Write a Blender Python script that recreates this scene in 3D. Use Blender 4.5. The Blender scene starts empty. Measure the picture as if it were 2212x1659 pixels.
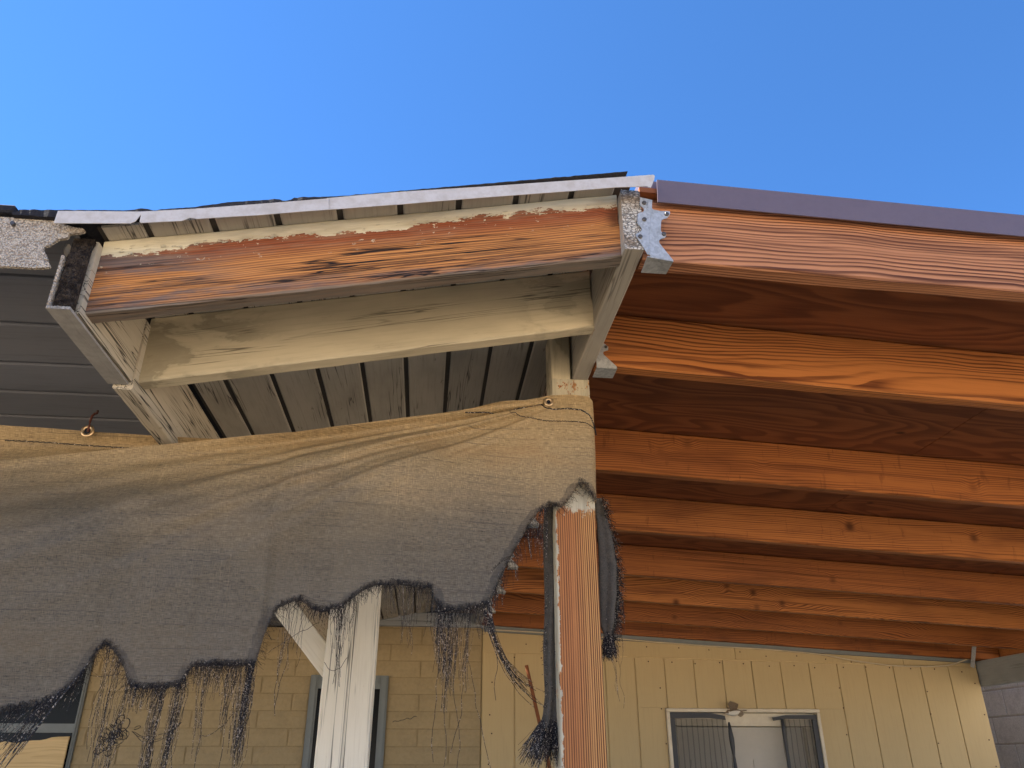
import bpy, bmesh, math, random
from mathutils import Vector, Matrix, noise as mnoise

SC = bpy.context.scene
C = SC.collection
rnd = random.Random(7)

# ------------------------------------------------------------------ camera
PITCH = math.atan(819 / 1690.0)
YAW = math.atan(197 / (1690.0 / math.cos(PITCH)))
FPX = 1690.0                      # focal length in pixels of a 2212 x 1659 picture
cam_d = bpy.data.cameras.new('camera')
cam_d.sensor_fit = 'HORIZONTAL'
cam_d.sensor_width = 36.0
cam_d.lens = 36.0 * FPX / 2212.0
cam_d.clip_start = 0.02
cam_d.clip_end = 3000
cam = bpy.data.objects.new('camera', cam_d)
C.objects.link(cam)
cam.location = (0, 0, 0)
cam.rotation_euler = (math.pi / 2 + PITCH, 0, -YAW)
SC.camera = cam

# ------------------------------------------------------------------ sky, sun, exposure
SUN_EL, SUN_AZ = math.radians(58), math.radians(-84)   # azimuth from +Y, negative is left
w = bpy.data.worlds.new('World')
SC.world = w
w.use_nodes = True
wn = w.node_tree
sky = wn.nodes.new('ShaderNodeTexSky')
sky.sky_type = 'NISHITA'
sky.sun_disc = False
sky.sun_elevation = SUN_EL
sky.sun_rotation = SUN_AZ
sky.altitude = 2500
sky.air_density = 0.9
sky.dust_density = 0.0
sky.ozone_density = 10.0
bgn = wn.nodes['Background']
bgn.inputs['Strength'].default_value = 0.056
tint = wn.nodes.new('ShaderNodeMix')             # white balance of the clear desert sky
tint.data_type = 'RGBA'; tint.blend_type = 'MULTIPLY'
tint.inputs[0].default_value = 1.0
tint.inputs[7].default_value = (.70, 1.0, 1.10, 1)
wn.links.new(sky.outputs[0], tint.inputs[6])
wn.links.new(tint.outputs[2], bgn.inputs[0])
sun_d = bpy.data.lights.new('sun', 'SUN')
sun_d.energy = 5.0
sun_d.angle = math.radians(0.5)
sun_d.color = (1.0, 0.94, 0.84)
sun = bpy.data.objects.new('sun', sun_d)
C.objects.link(sun)
S = Vector((math.sin(SUN_AZ) * math.cos(SUN_EL), math.cos(SUN_AZ) * math.cos(SUN_EL), math.sin(SUN_EL)))
sun.rotation_euler = S.to_track_quat('Z', 'Y').to_euler()
SC.view_settings.view_transform = 'Standard'
SC.view_settings.look = 'None'
SC.view_settings.gamma = 1.0
SC.view_settings.use_curve_mapping = False
SC.view_settings.exposure = 2.58
SC.cycles.max_bounces = 6
SC.cycles.diffuse_bounces = 4
SC.cycles.glossy_bounces = 2
SC.cycles.transparent_max_bounces = 8

# ------------------------------------------------------------------ geometry helpers
def ray(px, py):
    d = Vector(((px - 1106.0) / FPX, 1.0, -(py - 829.5) / FPX))
    c, s = math.cos(PITCH), math.sin(PITCH)
    d = Vector((d.x, d.y * c - d.z * s, d.y * s + d.z * c))
    c, s = math.cos(YAW), math.sin(YAW)
    return Vector((d.x * c + d.y * s, -d.x * s + d.y * c, d.z))

def at(px, py, Y):
    """measured point of the photograph (2212-wide units) on the vertical plane at depth Y"""
    r = ray(px, py)
    return r * (Y / r.y)

def z1(x, y): return (.3967 * x, 329.2 + .3967 * y)
def z2(x, y): return (713.2 + .3967 * x, 329.2 + .3967 * y)
def z4(x, y): return (x * .4709, 877.8 + y * .4709)
def z8(x, y): return ((2450 + x / 3.3167) * .5486, (650 + y / 3.3167) * .5486)
def z10(x, y): return (603.5 + .2976 * x, 1206.9 + .2976 * y)
def z11(x, y): return ((1900 + x / 2.37) * .5486, (1900 + y / 2.37) * .5486)
def z12(x, y): return ((2500 + x / 2.765) * .5486, (2500 + y / 2.765) * .5486)

def lerp(a, b, t): return a + (b - a) * t
def interp(pts, x):
    if x <= pts[0][0]: return pts[0][1]
    for (x0, y0), (x1, y1) in zip(pts, pts[1:]):
        if x <= x1: return lerp(y0, y1, (x - x0) / max(1e-9, x1 - x0))
    return pts[-1][1]
def nz(*v): return mnoise.noise(Vector(v))
def smooth(t): t = max(0, min(1, t)); return t * t * (3 - 2 * t)

def link(name, me, mat=None, parent=None, loc=(0, 0, 0), rot=(0, 0, 0)):
    o = bpy.data.objects.new(name, me)
    C.objects.link(o)
    if mat is not None and me is not None and len(me.materials) == 0:
        for m in (mat if isinstance(mat, (list, tuple)) else [mat]): me.materials.append(m)
    o.location = loc
    o.rotation_euler = rot
    if parent is not None: o.parent = parent
    return o

def mesh(name, verts, faces, smooth_shade=False):
    me = bpy.data.meshes.new(name)
    me.from_pydata([tuple(v) for v in verts], [], faces)
    me.validate()
    bm = bmesh.new(); bm.from_mesh(me)
    bmesh.ops.recalc_face_normals(bm, faces=bm.faces)
    bm.to_mesh(me); bm.free()
    if smooth_shade: me.polygons.foreach_set('use_smooth', [True] * len(me.polygons))
    return me

def thing(name, label, cat, loc=(0, 0, 0), group=None):
    o = bpy.data.objects.new(name, None)
    C.objects.link(o)
    o.location = loc
    o.empty_display_size = .1
    return tag(o, label, cat, group)

def tag(o, label=None, cat=None, group=None, kind=None):
    if label: o['label'] = label
    if cat: o['category'] = cat; o['kind'] = 'thing'
    if group: o['group'] = group
    if kind: o['kind'] = kind
    return o

def box_mesh(x0, x1, y0, y1, z0, z1_, bev=0.0):
    bm = bmesh.new()
    vs = [bm.verts.new(p) for p in [(x0, y0, z0), (x1, y0, z0), (x1, y1, z0), (x0, y1, z0), (x0, y0, z1_), (x1, y0, z1_), (x1, y1, z1_), (x0, y1, z1_)]]
    for f in [(0, 3, 2, 1), (4, 5, 6, 7), (0, 1, 5, 4), (1, 2, 6, 5), (2, 3, 7, 6), (3, 0, 4, 7)]: bm.faces.new([vs[i] for i in f])
    if bev: bmesh.ops.bevel(bm, geom=list(bm.edges), offset=bev, segments=1, affect='EDGES')
    me = bpy.data.meshes.new('box'); bm.to_mesh(me); bm.free()
    return me

def beam_mesh(L, h, t, seg=24, jit=.0012, bev=.004, seed=0, cap_mat=False, bow=0.0, end_slant=(0, 0)):
    """sawn timber: length +X, thickness +Y (0..t), height +Z (0..h); slightly uneven arrises"""
    prof = [(0, bev), (0, h * .33), (0, h * .66), (0, h - bev), (bev, h), (t - bev, h), (t, h - bev), (t, h * .5), (t, bev), (t - bev, 0), (t * .5, 0), (bev, 0)]
    n = len(prof)
    V, F = [], []
    for i in range(seg + 1):
        u = i / seg
        for j, (y, z) in enumerate(prof):
            x = u * L + (end_slant[0] * (1 - z / h) if i == 0 else 0) + (end_slant[1] * (1 - z / h) if i == seg else 0)
            a = .35 if j in (1, 2, 7, 10) else 1.0
            dy = jit * a * (nz(x * 9, j * 3.1, seed) + .6 * nz(x * 31, j * 5.3, seed + 9))
            dz = jit * a * (nz(x * 8, j * 2.7 + 50, seed) + .6 * nz(x * 29, j * 7.7, seed + 5)) + bow * math.sin(math.pi * u)
            V.append((x, y + dy, z + dz))
    for i in range(seg):
        for j in range(n):
            a, b = i * n + j, i * n + (j + 1) % n
            F.append((a, b, b + n, a + n))
    F.append(tuple(range(n))); F.append(tuple(seg * n + j for j in reversed(range(n))))
    me = mesh('beam', V, F)
    if cap_mat:
        for p in me.polygons:
            if len(p.vertices) == n: p.material_index = 1
    return me

def tube(pts, radii, sides=8, cap=True, flat=None):
    V, F = [], []
    n = len(pts)
    pts = [Vector(p) for p in pts]
    up = Vector((0.13, .2, 1)).normalized()
    for i, p in enumerate(pts):
        d = (pts[min(i + 1, n - 1)] - pts[max(i - 1, 0)]).normalized()
        a = d.cross(up)
        if a.length < 1e-4: a = d.cross(Vector((1, 0, 0)))
        a.normalize(); b = d.cross(a)
        r = radii[i] if isinstance(radii, (list, tuple)) else radii
        for k in range(sides):
            t = 2 * math.pi * k / sides
            V.append(p + a * (r * math.cos(t)) + b * (r * math.sin(t)))
    for i in range(n - 1):
        for k in range(sides):
            a, b = i * sides + k, i * sides + (k + 1) % sides
            F.append((a, b, b + sides, a + sides))
    if cap and sides > 2: F.append(tuple(range(sides))); F.append(tuple((n - 1) * sides + k for k in reversed(range(sides))))
    return V, F

def plate(outline, thick, plane_y):
    """flat plate from a list of (x, z), front face at plane_y, thickness towards +Y"""
    n = len(outline)
    V = [(x, plane_y, z) for x, z in outline] + [(x, plane_y + thick, z) for x, z in outline]
    F = [tuple(range(n)), tuple(reversed(range(n, 2 * n)))] + [(i, (i + 1) % n, (i + 1) % n + n, i + n) for i in range(n)]
    return V, F

def join(parts):
    V, F = [], []
    for v, f in parts:
        o = len(V); V += list(v); F += [tuple(i + o for i in ff) for ff in f]
    return V, F

# ------------------------------------------------------------------ material helpers
class NT:
    def __init__(s, name):
        s.m = bpy.data.materials.new(name)
        s.m.use_nodes = True
        s.t = s.m.node_tree
        s.b = s.t.nodes['Principled BSDF']
        s.out = s.t.nodes['Material Output']
    def node(s, ty, **k):
        n = s.t.nodes.new(ty)
        for a, b in k.items(): setattr(n, a, b)
        return n
    def put(s, sock, v):
        if hasattr(v, 'is_linked'): s.t.links.new(v, sock)
        elif isinstance(v, (tuple, list)) and len(v) == 3 and sock.type == 'RGBA': sock.default_value = (*v, 1)
        else: sock.default_value = v
    def obj(s): return s.node('ShaderNodeTexCoord').outputs['Object']
    def rand(s): return s.node('ShaderNodeObjectInfo').outputs['Random']
    def comb(s, x, y, z):
        n = s.node('ShaderNodeCombineXYZ')
        for i, v in enumerate((x, y, z)): s.put(n.inputs[i], v)
        return n.outputs[0]
    def sep(s, v):
        n = s.node('ShaderNodeSeparateXYZ'); s.put(n.inputs[0], v); return n.outputs
    def mul(s, v, k):
        n = s.node('ShaderNodeVectorMath', operation='MULTIPLY'); s.put(n.inputs[0], v); s.put(n.inputs[1], k); return n.outputs[0]
    def add(s, v, k):
        n = s.node('ShaderNodeVectorMath', operation='ADD'); s.put(n.inputs[0], v); s.put(n.inputs[1], k); return n.outputs[0]
    def M(s, op, a, b=0.0, c=None, clamp=False):
        n = s.node('ShaderNodeMath', operation=op, use_clamp=clamp); s.put(n.inputs[0], a); s.put(n.inputs[1], b)
        if c is not None: s.put(n.inputs[2], c)
        return n.outputs[0]
    def noise(s, v, scale, detail=3, rough=.55, dist=0.0):
        n = s.node('ShaderNodeTexNoise'); s.put(n.inputs['Vector'], v); n.inputs['Scale'].default_value = scale
        n.inputs['Detail'].default_value = detail; n.inputs['Roughness'].default_value = rough; n.inputs['Distortion'].default_value = dist
        return n.outputs['Fac']
    def vor(s, v, scale, feature='F1', rnd_=1.0):
        n = s.node('ShaderNodeTexVoronoi', feature=feature); s.put(n.inputs['Vector'], v); n.inputs['Scale'].default_value = scale
        n.inputs['Randomness'].default_value = rnd_
        return n.outputs
    def step(s, v, a, b):
        n = s.node('ShaderNodeMapRange', interpolation_type='SMOOTHSTEP'); s.put(n.inputs[0], v); n.inputs[1].default_value = a; n.inputs[2].default_value = b
        return n.outputs[0]
    def ramp(s, f, stops):
        n = s.node('ShaderNodeValToRGB'); s.put(n.inputs[0], f); e = n.color_ramp.elements
        while len(e) < len(stops): e.new(.5)
        for k, (p, c) in zip(e, stops): k.position = p; k.color = (*c, 1) if len(c) == 3 else c
        return n.outputs[0]
    def mix(s, f, a, b, mode='MIX'):
        n = s.node('ShaderNodeMix', data_type='RGBA', blend_type=mode); s.put(n.inputs[0], f); s.put(n.inputs[6], a); s.put(n.inputs[7], b); return n.outputs[2]
    def bump(s, h, strength=.5, dist=.002, normal=None):
        n = s.node('ShaderNodeBump'); s.put(n.inputs['Height'], h); n.inputs['Strength'].default_value = strength; n.inputs['Distance'].default_value = dist
        if normal is not None: s.put(n.inputs['Normal'], normal)
        return n.outputs[0]
    def done(s, col, rough=.8, spec=.3, metal=0.0, normal=None):
        s.put(s.b.inputs['Base Color'], col); s.put(s.b.inputs['Roughness'], rough); s.put(s.b.inputs['Metallic'], metal)
        s.b.inputs['Specular IOR Level'].default_value = spec
        if normal is not None: s.put(s.b.inputs['Normal'], normal)
        return s.m

def co_x(n, v): return n.sep(v)[0]
def grain(n, freq=150., tilt=.05, knots=.8, wob=.02, off=.06, seedv=0.0, zo=.0):
    """growth rings of a log cut along X; returns (ring 0..1, fibre noise, knot mask, coords)"""
    r0 = n.M('ADD', n.M('MULTIPLY', n.rand(), 37.3), seedv)
    co0 = n.obj()
    co = n.add(co0, n.comb(r0, n.M('MULTIPLY', r0, .37), n.M('MULTIPLY', r0, .71)))
    sp0 = n.sep(co0)
    low = n.M('SUBTRACT', n.noise(n.mul(co, (1.3, 4, 4)), 1.0, 2, .5), .5)
    low2 = n.M('SUBTRACT', n.noise(n.mul(co, (3.5, 14, 14)), 1.0, 2, .5), .5)
    vr = n.vor(co, 6.5)
    vc = n.sep(vr['Color'])
    d = n.M('MULTIPLY', vr['Distance'], 1 / 6.5)
    sel = n.M('GREATER_THAN', vc[0], 1 - knots)
    knot = n.M('MULTIPLY', n.M('SUBTRACT', 1.0, n.step(d, .004, .030)), n.M('MULTIPLY', sel, .85))
    bend = n.M('MULTIPLY', n.M('MULTIPLY', n.M('SUBTRACT', 1.0, n.step(d, .0, .055)), sel), .016)
    rr = n.M('SUBTRACT', n.M('FRACT', n.M('MULTIPLY', r0, 7.31)), .5)
    zz = n.M('ADD', n.M('ADD', sp0[2], n.M('MULTIPLY', low, wob * 5)), n.M('ADD', n.M('ADD', n.M('MULTIPLY', rr, .16), zo), n.M('MULTIPLY', low2, wob)))
    zz = n.M('ADD', zz, n.M('MULTIPLY', sp0[0], n.M('MULTIPLY', rr, tilt * 2)))
    yy = n.M('ADD', sp0[1], n.M('ADD', off, n.M('MULTIPLY', low, .03)))
    r = n.M('SQRT', n.M('ADD', n.M('MULTIPLY', zz, zz), n.M('MULTIPLY', yy, yy)))
    r = n.M('ADD', r, bend)
    r = n.M('ADD', r, n.M('MULTIPLY', n.noise(n.comb(n.M('MULTIPLY', r, 55.0), n.M('MULTIPLY', co_x(n, co), .3), r0), 1.0, 1, .5), .010))
    fr = n.M('FRACT', n.M('MULTIPLY', r, freq))
    ring = n.M('MULTIPLY', n.step(fr, .38, .78), n.M('SUBTRACT', 1.0, n.step(fr, .94, 1.0)))
    fib = n.noise(n.mul(co, (7, 260, 260)), 1.0, 3, .6)
    return ring, fib, knot, co

def wood(name, light, dark, freq=150, tilt=.05, knots=.35, wob=.02, rough=.7, saw=0.0, blotch=.25, contrast=.8, off=.06, bump=.35, knotcol=None, weather=None, zo=0.0):
    n = NT(name)
    ring, fib, knot, co = grain(n, freq, tilt, knots, wob, off, 0.0, zo)
    big = n.noise(n.mul(co, (2.2, 9, 9)), 1.0, 3, .6)
    f = n.M('MULTIPLY', n.M('MULTIPLY', ring, contrast), n.step(n.noise(n.mul(co, (1.5, 30, 30)), 1.0, 2, .5), .2, .62))
    f = n.M('ADD', f, n.M('MULTIPLY', n.M('SUBTRACT', fib, .5), .7), clamp=True)
    col = n.mix(f, light, dark)
    stk = n.noise(n.mul(co, (1.1, 75, 75)), 1.0, 3, .6)
    col = n.mix(n.M('MULTIPLY', n.step(stk, .52, .70), .55), col, dark)
    col = n.mix(n.M('MULTIPLY', n.step(big, .48, .72), blotch), col, dark)
    if saw:
        sw = n.noise(n.mul(co, (48, 3, 11)), 1.0, 3, .6)
        col = n.mix(n.M('MULTIPLY', n.step(sw, .6, .72), saw), col, tuple(c * .55 for c in dark))
    if weather:
        sp = n.sep(n.obj())
        ww = n.noise(n.mul(co, (3, 25, 25)), 1.0, 4, .6)
        col = n.mix(n.step(ww, .5, .7), col, weather)
    col = n.mix(1.0, col, n.ramp(n.rand(), [(0., (.78, .74, .70)), (.5, (1., 1., 1.)), (1., (1.08, 1.16, 1.2))]), 'MULTIPLY')
    col = n.mix(knot, col, knotcol or tuple(c * .6 for c in dark))
    hgt = n.M('SUBTRACT', n.M('MULTIPLY', fib, .7), n.M('MULTIPLY', ring, -.5))
    return n.done(col, rough, .25, normal=n.bump(hgt, bump, .0012))

def painted(name, paint, bare, dirt, crack=.5, chips=.5, stain=0.0, rough=.75, cw=.03, gate_lo=.5, cf=75, cl=2.2):
    """old oil paint on sawn timber with checks along the grain (local X) and chips"""
    n = NT(name)
    co0 = n.obj()
    co = n.add(co0, n.comb(n.M('MULTIPLY', n.rand(), 31.7), n.M('MULTIPLY', n.rand(), 11.1), n.M('MULTIPLY', n.rand(), 5.3)))
    fib = n.noise(n.mul(co, (9, 190, 190)), 1.0, 3, .6)
    chk = n.noise(n.mul(co, (cl, cf, cf)), 1.0, 2, .5, .2)
    line = n.M('SUBTRACT', 1.0, n.step(n.M('ABSOLUTE', n.M('SUBTRACT', chk, .5)), .0, cw))
    gate = n.step(n.noise(n.mul(co, (3, 14, 14)), 1.0, 2, .5), gate_lo, gate_lo + .1)
    line = n.M('MULTIPLY', n.M('MULTIPLY', line, gate), crack)
    big = n.noise(n.mul(co, (3, 8, 8)), 1.0, 4, .6)
    col = n.mix(n.M('MULTIPLY', n.step(big, .4, .75), .45), paint, dirt)
    col = n.mix(n.M('MULTIPLY', n.step(fib, .45, .75), .3), col, dirt)
    chip = n.noise(n.mul(co, (14, 40, 40)), 1.0, 5, .7)
    ck = n.M('MULTIPLY', n.step(chip, .66, .69), chips)
    col = n.mix(ck, col, bare)
    if stain:
        st = n.noise(n.mul(co, (7, 13, 13)), 1.0, 5, .6, .4)
        lx = n.sep(co0)[0]
        zone = n.M('ADD', n.M('SUBTRACT', 1.0, n.step(lx, .10, .30)), n.M('MULTIPLY', n.step(lx, .68, .80), .55), clamp=True)
        sm = n.M('MULTIPLY', n.step(st, .42, .60), zone)
        rim = n.M('MULTIPLY', n.M('MULTIPLY', n.step(st, .49, .52), n.M('SUBTRACT', 1.0, n.step(st, .52, .57))), zone)
        col = n.mix(n.M('MULTIPLY', sm, stain * .5), col, tuple(c * .38 for c in dirt))
        col = n.mix(n.M('MULTIPLY', rim, stain * .25), col, tuple(c * .35 for c in dirt))
    col = n.mix(line, col, (.02, .017, .014))
    h = n.M('SUBTRACT', n.M('ADD', n.M('MULTIPLY', fib, .5), n.M('MULTIPLY', big, .4)), n.M('ADD', n.M('MULTIPLY', line, 1.2), n.M('MULTIPLY', ck, .5)))
    return n.done(col, rough, .25, normal=n.bump(h, .5, .0015))

def plain(name, col, rough=.7, spec=.3, metal=0.0, var=.2, scale=30, bump=.2, bd=.001, dark=None):
    n = NT(name)
    co = n.add(n.obj(), n.comb(n.M('MULTIPLY', n.rand(), 17.), 0.0, 0.0))
    f = n.noise(co, scale, 5, .65)
    f2 = n.noise(co, scale * .17, 3, .6)
    c = n.mix(n.M('MULTIPLY', n.step(f, .35, .7), var), col, dark or tuple(x * .5 for x in col))
    c = n.mix(n.M('MULTIPLY', n.step(f2, .45, .7), var), c, dark or tuple(x * .6 for x in col))
    return n.done(c, rough, spec, metal, n.bump(f, bump, bd))

MAT = {}
# stained rafters and deck of the right roof
MAT['orange'] = wood('stained_rafter', (.41, .145, .039), (.085, .019, .006), freq=150, contrast=.7, rough=.5, knots=.7, saw=.3, blotch=.45, wob=.008, zo=.13)
MAT['orange_front'] = wood('weathered_front_rafter', (.43, .175, .080), (.075, .022, .011), freq=150, knots=.0, tilt=.04, wob=.016, zo=.07, blotch=.3, contrast=.95, bump=.7, rough=.8)
MAT['figure'] = wood('figured_rafter', (.44, .158, .043), (.080, .018, .006), freq=120, contrast=.85, rough=.5, knots=.6, tilt=.16, wob=.03, blotch=.3, zo=.02)
def mk_deck():
    n = NT('stained_plywood')
    r0 = n.M('MULTIPLY', n.rand(), 41.0)
    co = n.add(n.obj(), n.comb(r0, n.M('MULTIPLY', r0, .6), 0.0))
    h = n.noise(n.mul(co, (1.1, 4.6, .2)), 1.0, 2, .45, .35)
    fr = n.M('FRACT', n.M('MULTIPLY', h, 15.0))
    ring = n.M('MULTIPLY', n.step(fr, .15, .75), n.M('SUBTRACT', 1.0, n.step(fr, .86, 1.0)))
    fib = n.noise(n.mul(co, (8, 150, 1)), 1.0, 3, .6)
    f = n.M('ADD', n.M('MULTIPLY', ring, .5), n.M('MULTIPLY', n.M('SUBTRACT', fib, .4), .8), clamp=True)
    col = n.mix(f, (.29, .098, .034), (.090, .024, .011))
    v = n.vor(n.mul(co, (1, 1.6, .1)), 2.6)
    kn = n.M('SUBTRACT', 1.0, n.step(v['Distance'], .02, .06))
    col = n.mix(n.M('MULTIPLY', kn, .8), col, (.03, .01, .006))
    return n.done(col, .7, .25, normal=n.bump(fib, .3, .001))
MAT['deck'] = mk_deck()
MAT['beam_edge'] = painted('painted_beam', (.42, .38, .31), (.30, .22, .14), (.22, .20, .165), crack=.5, chips=.7)
MAT['cream'] = painted('cream_painted_timber', (.62, .53, .36), (.34, .27, .18), (.36, .31, .21), crack=.7, chips=.25, stain=1.0)
MAT['fascia'] = painted('cream_checked_fascia', (.54, .47, .36), (.26, .21, .15), (.32, .28, .21), crack=1.0, chips=.5, cw=.03, gate_lo=.40, cf=95)
MAT['soffit'] = painted('weathered_soffit_board', (.44, .40, .33), (.17, .15, .12), (.22, .20, .165), crack=.8, chips=.6)
MAT['slate'] = painted('slate_painted_board', (.17, .175, .195), (.09, .09, .09), (.11, .115, .13), crack=.2, chips=.15)
MAT['postpaint'] = painted('white_flaking_post', (.80, .75, .63), (.42, .24, .12), (.56, .50, .39), crack=.8, chips=.9, cw=.022, gate_lo=.42, cf=60, cl=.9)
MAT['flake'] = plain('cream_paint_flake', (.58, .52, .39), .7, .3, 0, var=.3, scale=120)
MAT['groove'] = plain('groove_shadow_board', (.07, .06, .05), .9)

def mk_peel():
    n = NT('peeling_front_rafter')
    ring, fib, knot, co = grain(n, 205, .010, .16, .006, .05, 3.0, .16)
    sp = n.sep(n.obj())
    hf = n.M('MULTIPLY', sp[2], 1 / .142)
    edge = n.noise(n.mul(co, (26, 70, 70)), 1.0, 5, .7)
    wav = n.noise(n.mul(co, (3.2, 1, 1)), 1.0, 2, .5)
    lvl = n.M('ADD', hf, n.M('ADD', n.M('MULTIPLY', n.M('SUBTRACT', edge, .5), .46), n.M('MULTIPLY', n.M('SUBTRACT', wav, .5), .30)))
    paint = n.step(lvl, .815, .828)
    chalk = n.M('MULTIPLY', n.M('MULTIPLY', n.step(lvl, .50, .84), n.step(n.noise(n.mul(co, (11, 120, 120)), 1.0, 4, .7), .42, .66)), .55)
    flake = n.M('MULTIPLY', n.step(n.noise(n.mul(co, (60, 90, 90)), 1.0, 4, .7), .64, .67), n.step(lvl, .5, .74))
    paint = n.M('MAXIMUM', paint, n.M('MULTIPLY', flake, .8))
    bare = n.mix(n.step(hf, .42, .72), (.58, .245, .070), (.27, .074, .028))
    barelow = n.mix(n.step(n.M('ADD', hf, n.M('MULTIPLY', n.noise(n.mul(co, (6, 50, 50)), 1.0, 3), .3)), .10, .34), (.34, .17, .085), bare)
    col = n.mix(n.M('ADD', n.M('MULTIPLY', ring, .62), n.M('MULTIPLY', n.M('SUBTRACT', fib, .42), 1.3), clamp=True), barelow, (.12, .040, .018))
    # grey weathering near the bottom arris and at the left end
    gn = n.noise(n.mul(co, (5, 45, 45)), 1.0, 5, .68)
    lowm = n.M('ADD', n.M('SUBTRACT', 1.0, n.step(hf, .0, .30)), n.M('SUBTRACT', 1.0, n.step(sp[0], .02, .3)), clamp=True)
    gm = n.M('MULTIPLY', n.step(gn, .42, .6), n.M('MULTIPLY', lowm, .85))
    col = n.mix(gm, col, (.13, .105, .095))
    col = n.mix(n.M('MULTIPLY', n.M('SUBTRACT', 1.0, n.step(sp[2], .001, .005)), .8), col, (.20, .17, .135))
    pc = n.noise(n.mul(co, (8, 60, 60)), 1.0, 4, .6)
    pcol = n.mix(n.step(pc, .4, .7), (.66, .60, .44), (.50, .44, .31))
    col = n.mix(n.M('MULTIPLY', chalk, .7), col, (.36, .24, .15))
    col = n.mix(paint, col, pcol)
    col = n.mix(knot, col, (.09, .03, .012))
    chk = n.noise(n.mul(co, (1.5, 64, 64)), 1.0, 3, .6, .25)
    line = n.M('SUBTRACT', 1.0, n.step(n.M('ABSOLUTE', n.M('SUBTRACT', chk, .5)), .004, .024))
    chk2 = n.noise(n.mul(co, (1.6, 120, 120)), 1.0, 1, .4, .1)
    line = n.M('MAXIMUM', line, n.M('MULTIPLY', n.M('SUBTRACT', 1.0, n.step(n.M('ABSOLUTE', n.M('SUBTRACT', chk2, .5)), .01, .05)), .5))
    gate = n.M('MULTIPLY', n.step(n.noise(n.mul(co, (2.6, 16, 16)), 1.0, 2, .5), .40, .50), n.M('SUBTRACT', 1.0, n.step(hf, .58, .80)))
    line = n.M('MULTIPLY', line, gate)
    col = n.mix(line, col, (.018, .012, .010))
    h = n.M('ADD', n.M('MULTIPLY', fib, .8), n.M('ADD', n.M('MULTIPLY', paint, .7), n.M('MULTIPLY', line, -2.0)))
    return n.done(col, .78, .25, normal=n.bump(h, .6, .0015))
MAT['peel'] = mk_peel()

def mk_redpost():
    n = NT('bare_red_post')
    co = n.obj()
    sp = n.sep(co)                     # local X runs up the post, local Y across its front
    wv = n.M('SUBTRACT', n.noise(n.mul(co, (1.2, 9, 9)), 1.0, 2, .5), .5)
    yy = n.M('ADD', sp[1], n.M('ADD', n.M('MULTIPLY', wv, .007), n.M('MULTIPLY', n.noise(n.mul(co, (.25, 45, 45)), 1.0, 2, .5), .005)))
    fr = n.M('FRACT', n.M('MULTIPLY', yy, 215.))
    ring = n.M('MULTIPLY', n.step(fr, .40, .60), n.M('SUBTRACT', 1.0, n.step(fr, .92, 1.)))
    fib = n.noise(n.mul(co, (9, 320, 320)), 1.0, 3, .6)
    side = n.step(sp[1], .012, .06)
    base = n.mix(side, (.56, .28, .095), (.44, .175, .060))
    col = n.mix(n.M('ADD', n.M('MULTIPLY', n.M('MULTIPLY', ring, n.M('SUBTRACT', 1.0, n.M('MULTIPLY', side, .25))), n.step(n.noise(n.mul(co, (1.0, 60, 60)), 1.0, 2), .1, .45)), n.M('MULTIPLY', n.M('SUBTRACT', fib, .45), .7), clamp=True), base, (.105, .034, .013))
    rag = n.noise(n.mul(co, (40, 60, 60)), 1.0, 5, .7)
    # paint left on the left arris, on the left side face and at the top
    lf = n.M('ADD', sp[1], n.M('MULTIPLY', n.M('SUBTRACT', rag, .5), .03))
    p1 = n.step(lf, .086, .088)
    p2 = n.step(n.M('ADD', sp[0], n.M('MULTIPLY', n.M('SUBTRACT', rag, .5), .12)), .497 + 1.72, .512 + 1.72)
    p3 = n.step(sp[2], -.004, .0) if False else 0.0
    pm = n.M('MAXIMUM', p1, n.M('MULTIPLY', p2, n.step(rag, .36, .42)))
    fl = n.M('MULTIPLY', n.step(rag, .70, .73), n.step(sp[0], 1.75, 2.3))
    pm = n.M('MAXIMUM', pm, fl)
    pc = n.mix(n.step(n.noise(n.mul(co, (7, 50, 50)), 1.0, 4, .6),   .4, .7), (.52, .46, .33), (.34, .30, .22))
    col = n.mix(pm, col, pc)
    return n.done(col, .75, .25, normal=n.bump(n.M('ADD', n.M('MULTIPLY', ring, .5), n.M('ADD', n.M('MULTIPLY', fib, .4), n.M('MULTIPLY', pm, .8))), .55, .0012))
MAT['redpost'] = mk_redpost()

def mk_endgrain():
    n = NT('checked_end_grain')
    co = n.obj()
    w_ = n.add(co, n.mul(n.comb(n.noise(co, 60, 2), n.noise(n.add(co, (3, 3, 3)), 60, 2), n.noise(n.add(co, (7, 7, 7)), 60, 2)), (.01, .01, .01)))
    v = n.vor(n.mul(w_, (1, 130, 230)), 1.0, 'DISTANCE_TO_EDGE')['Distance']
    crack = n.M('SUBTRACT', 1.0, n.step(v, .03, .14))
    big = n.noise(n.mul(co, (1, 30, 30)), 1.0, 3, .6)
    col = n.mix(n.step(big, .42, .62), (.56, .52, .45), (.30, .24, .18))
    col = n.mix(n.M('MULTIPLY', crack, .75), col, (.09, .075, .06))
    return n.done(col, .85, .2, normal=n.bump(n.M('MULTIPLY', crack, -1.), .8, .003))
MAT['endgrain'] = mk_endgrain()

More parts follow.
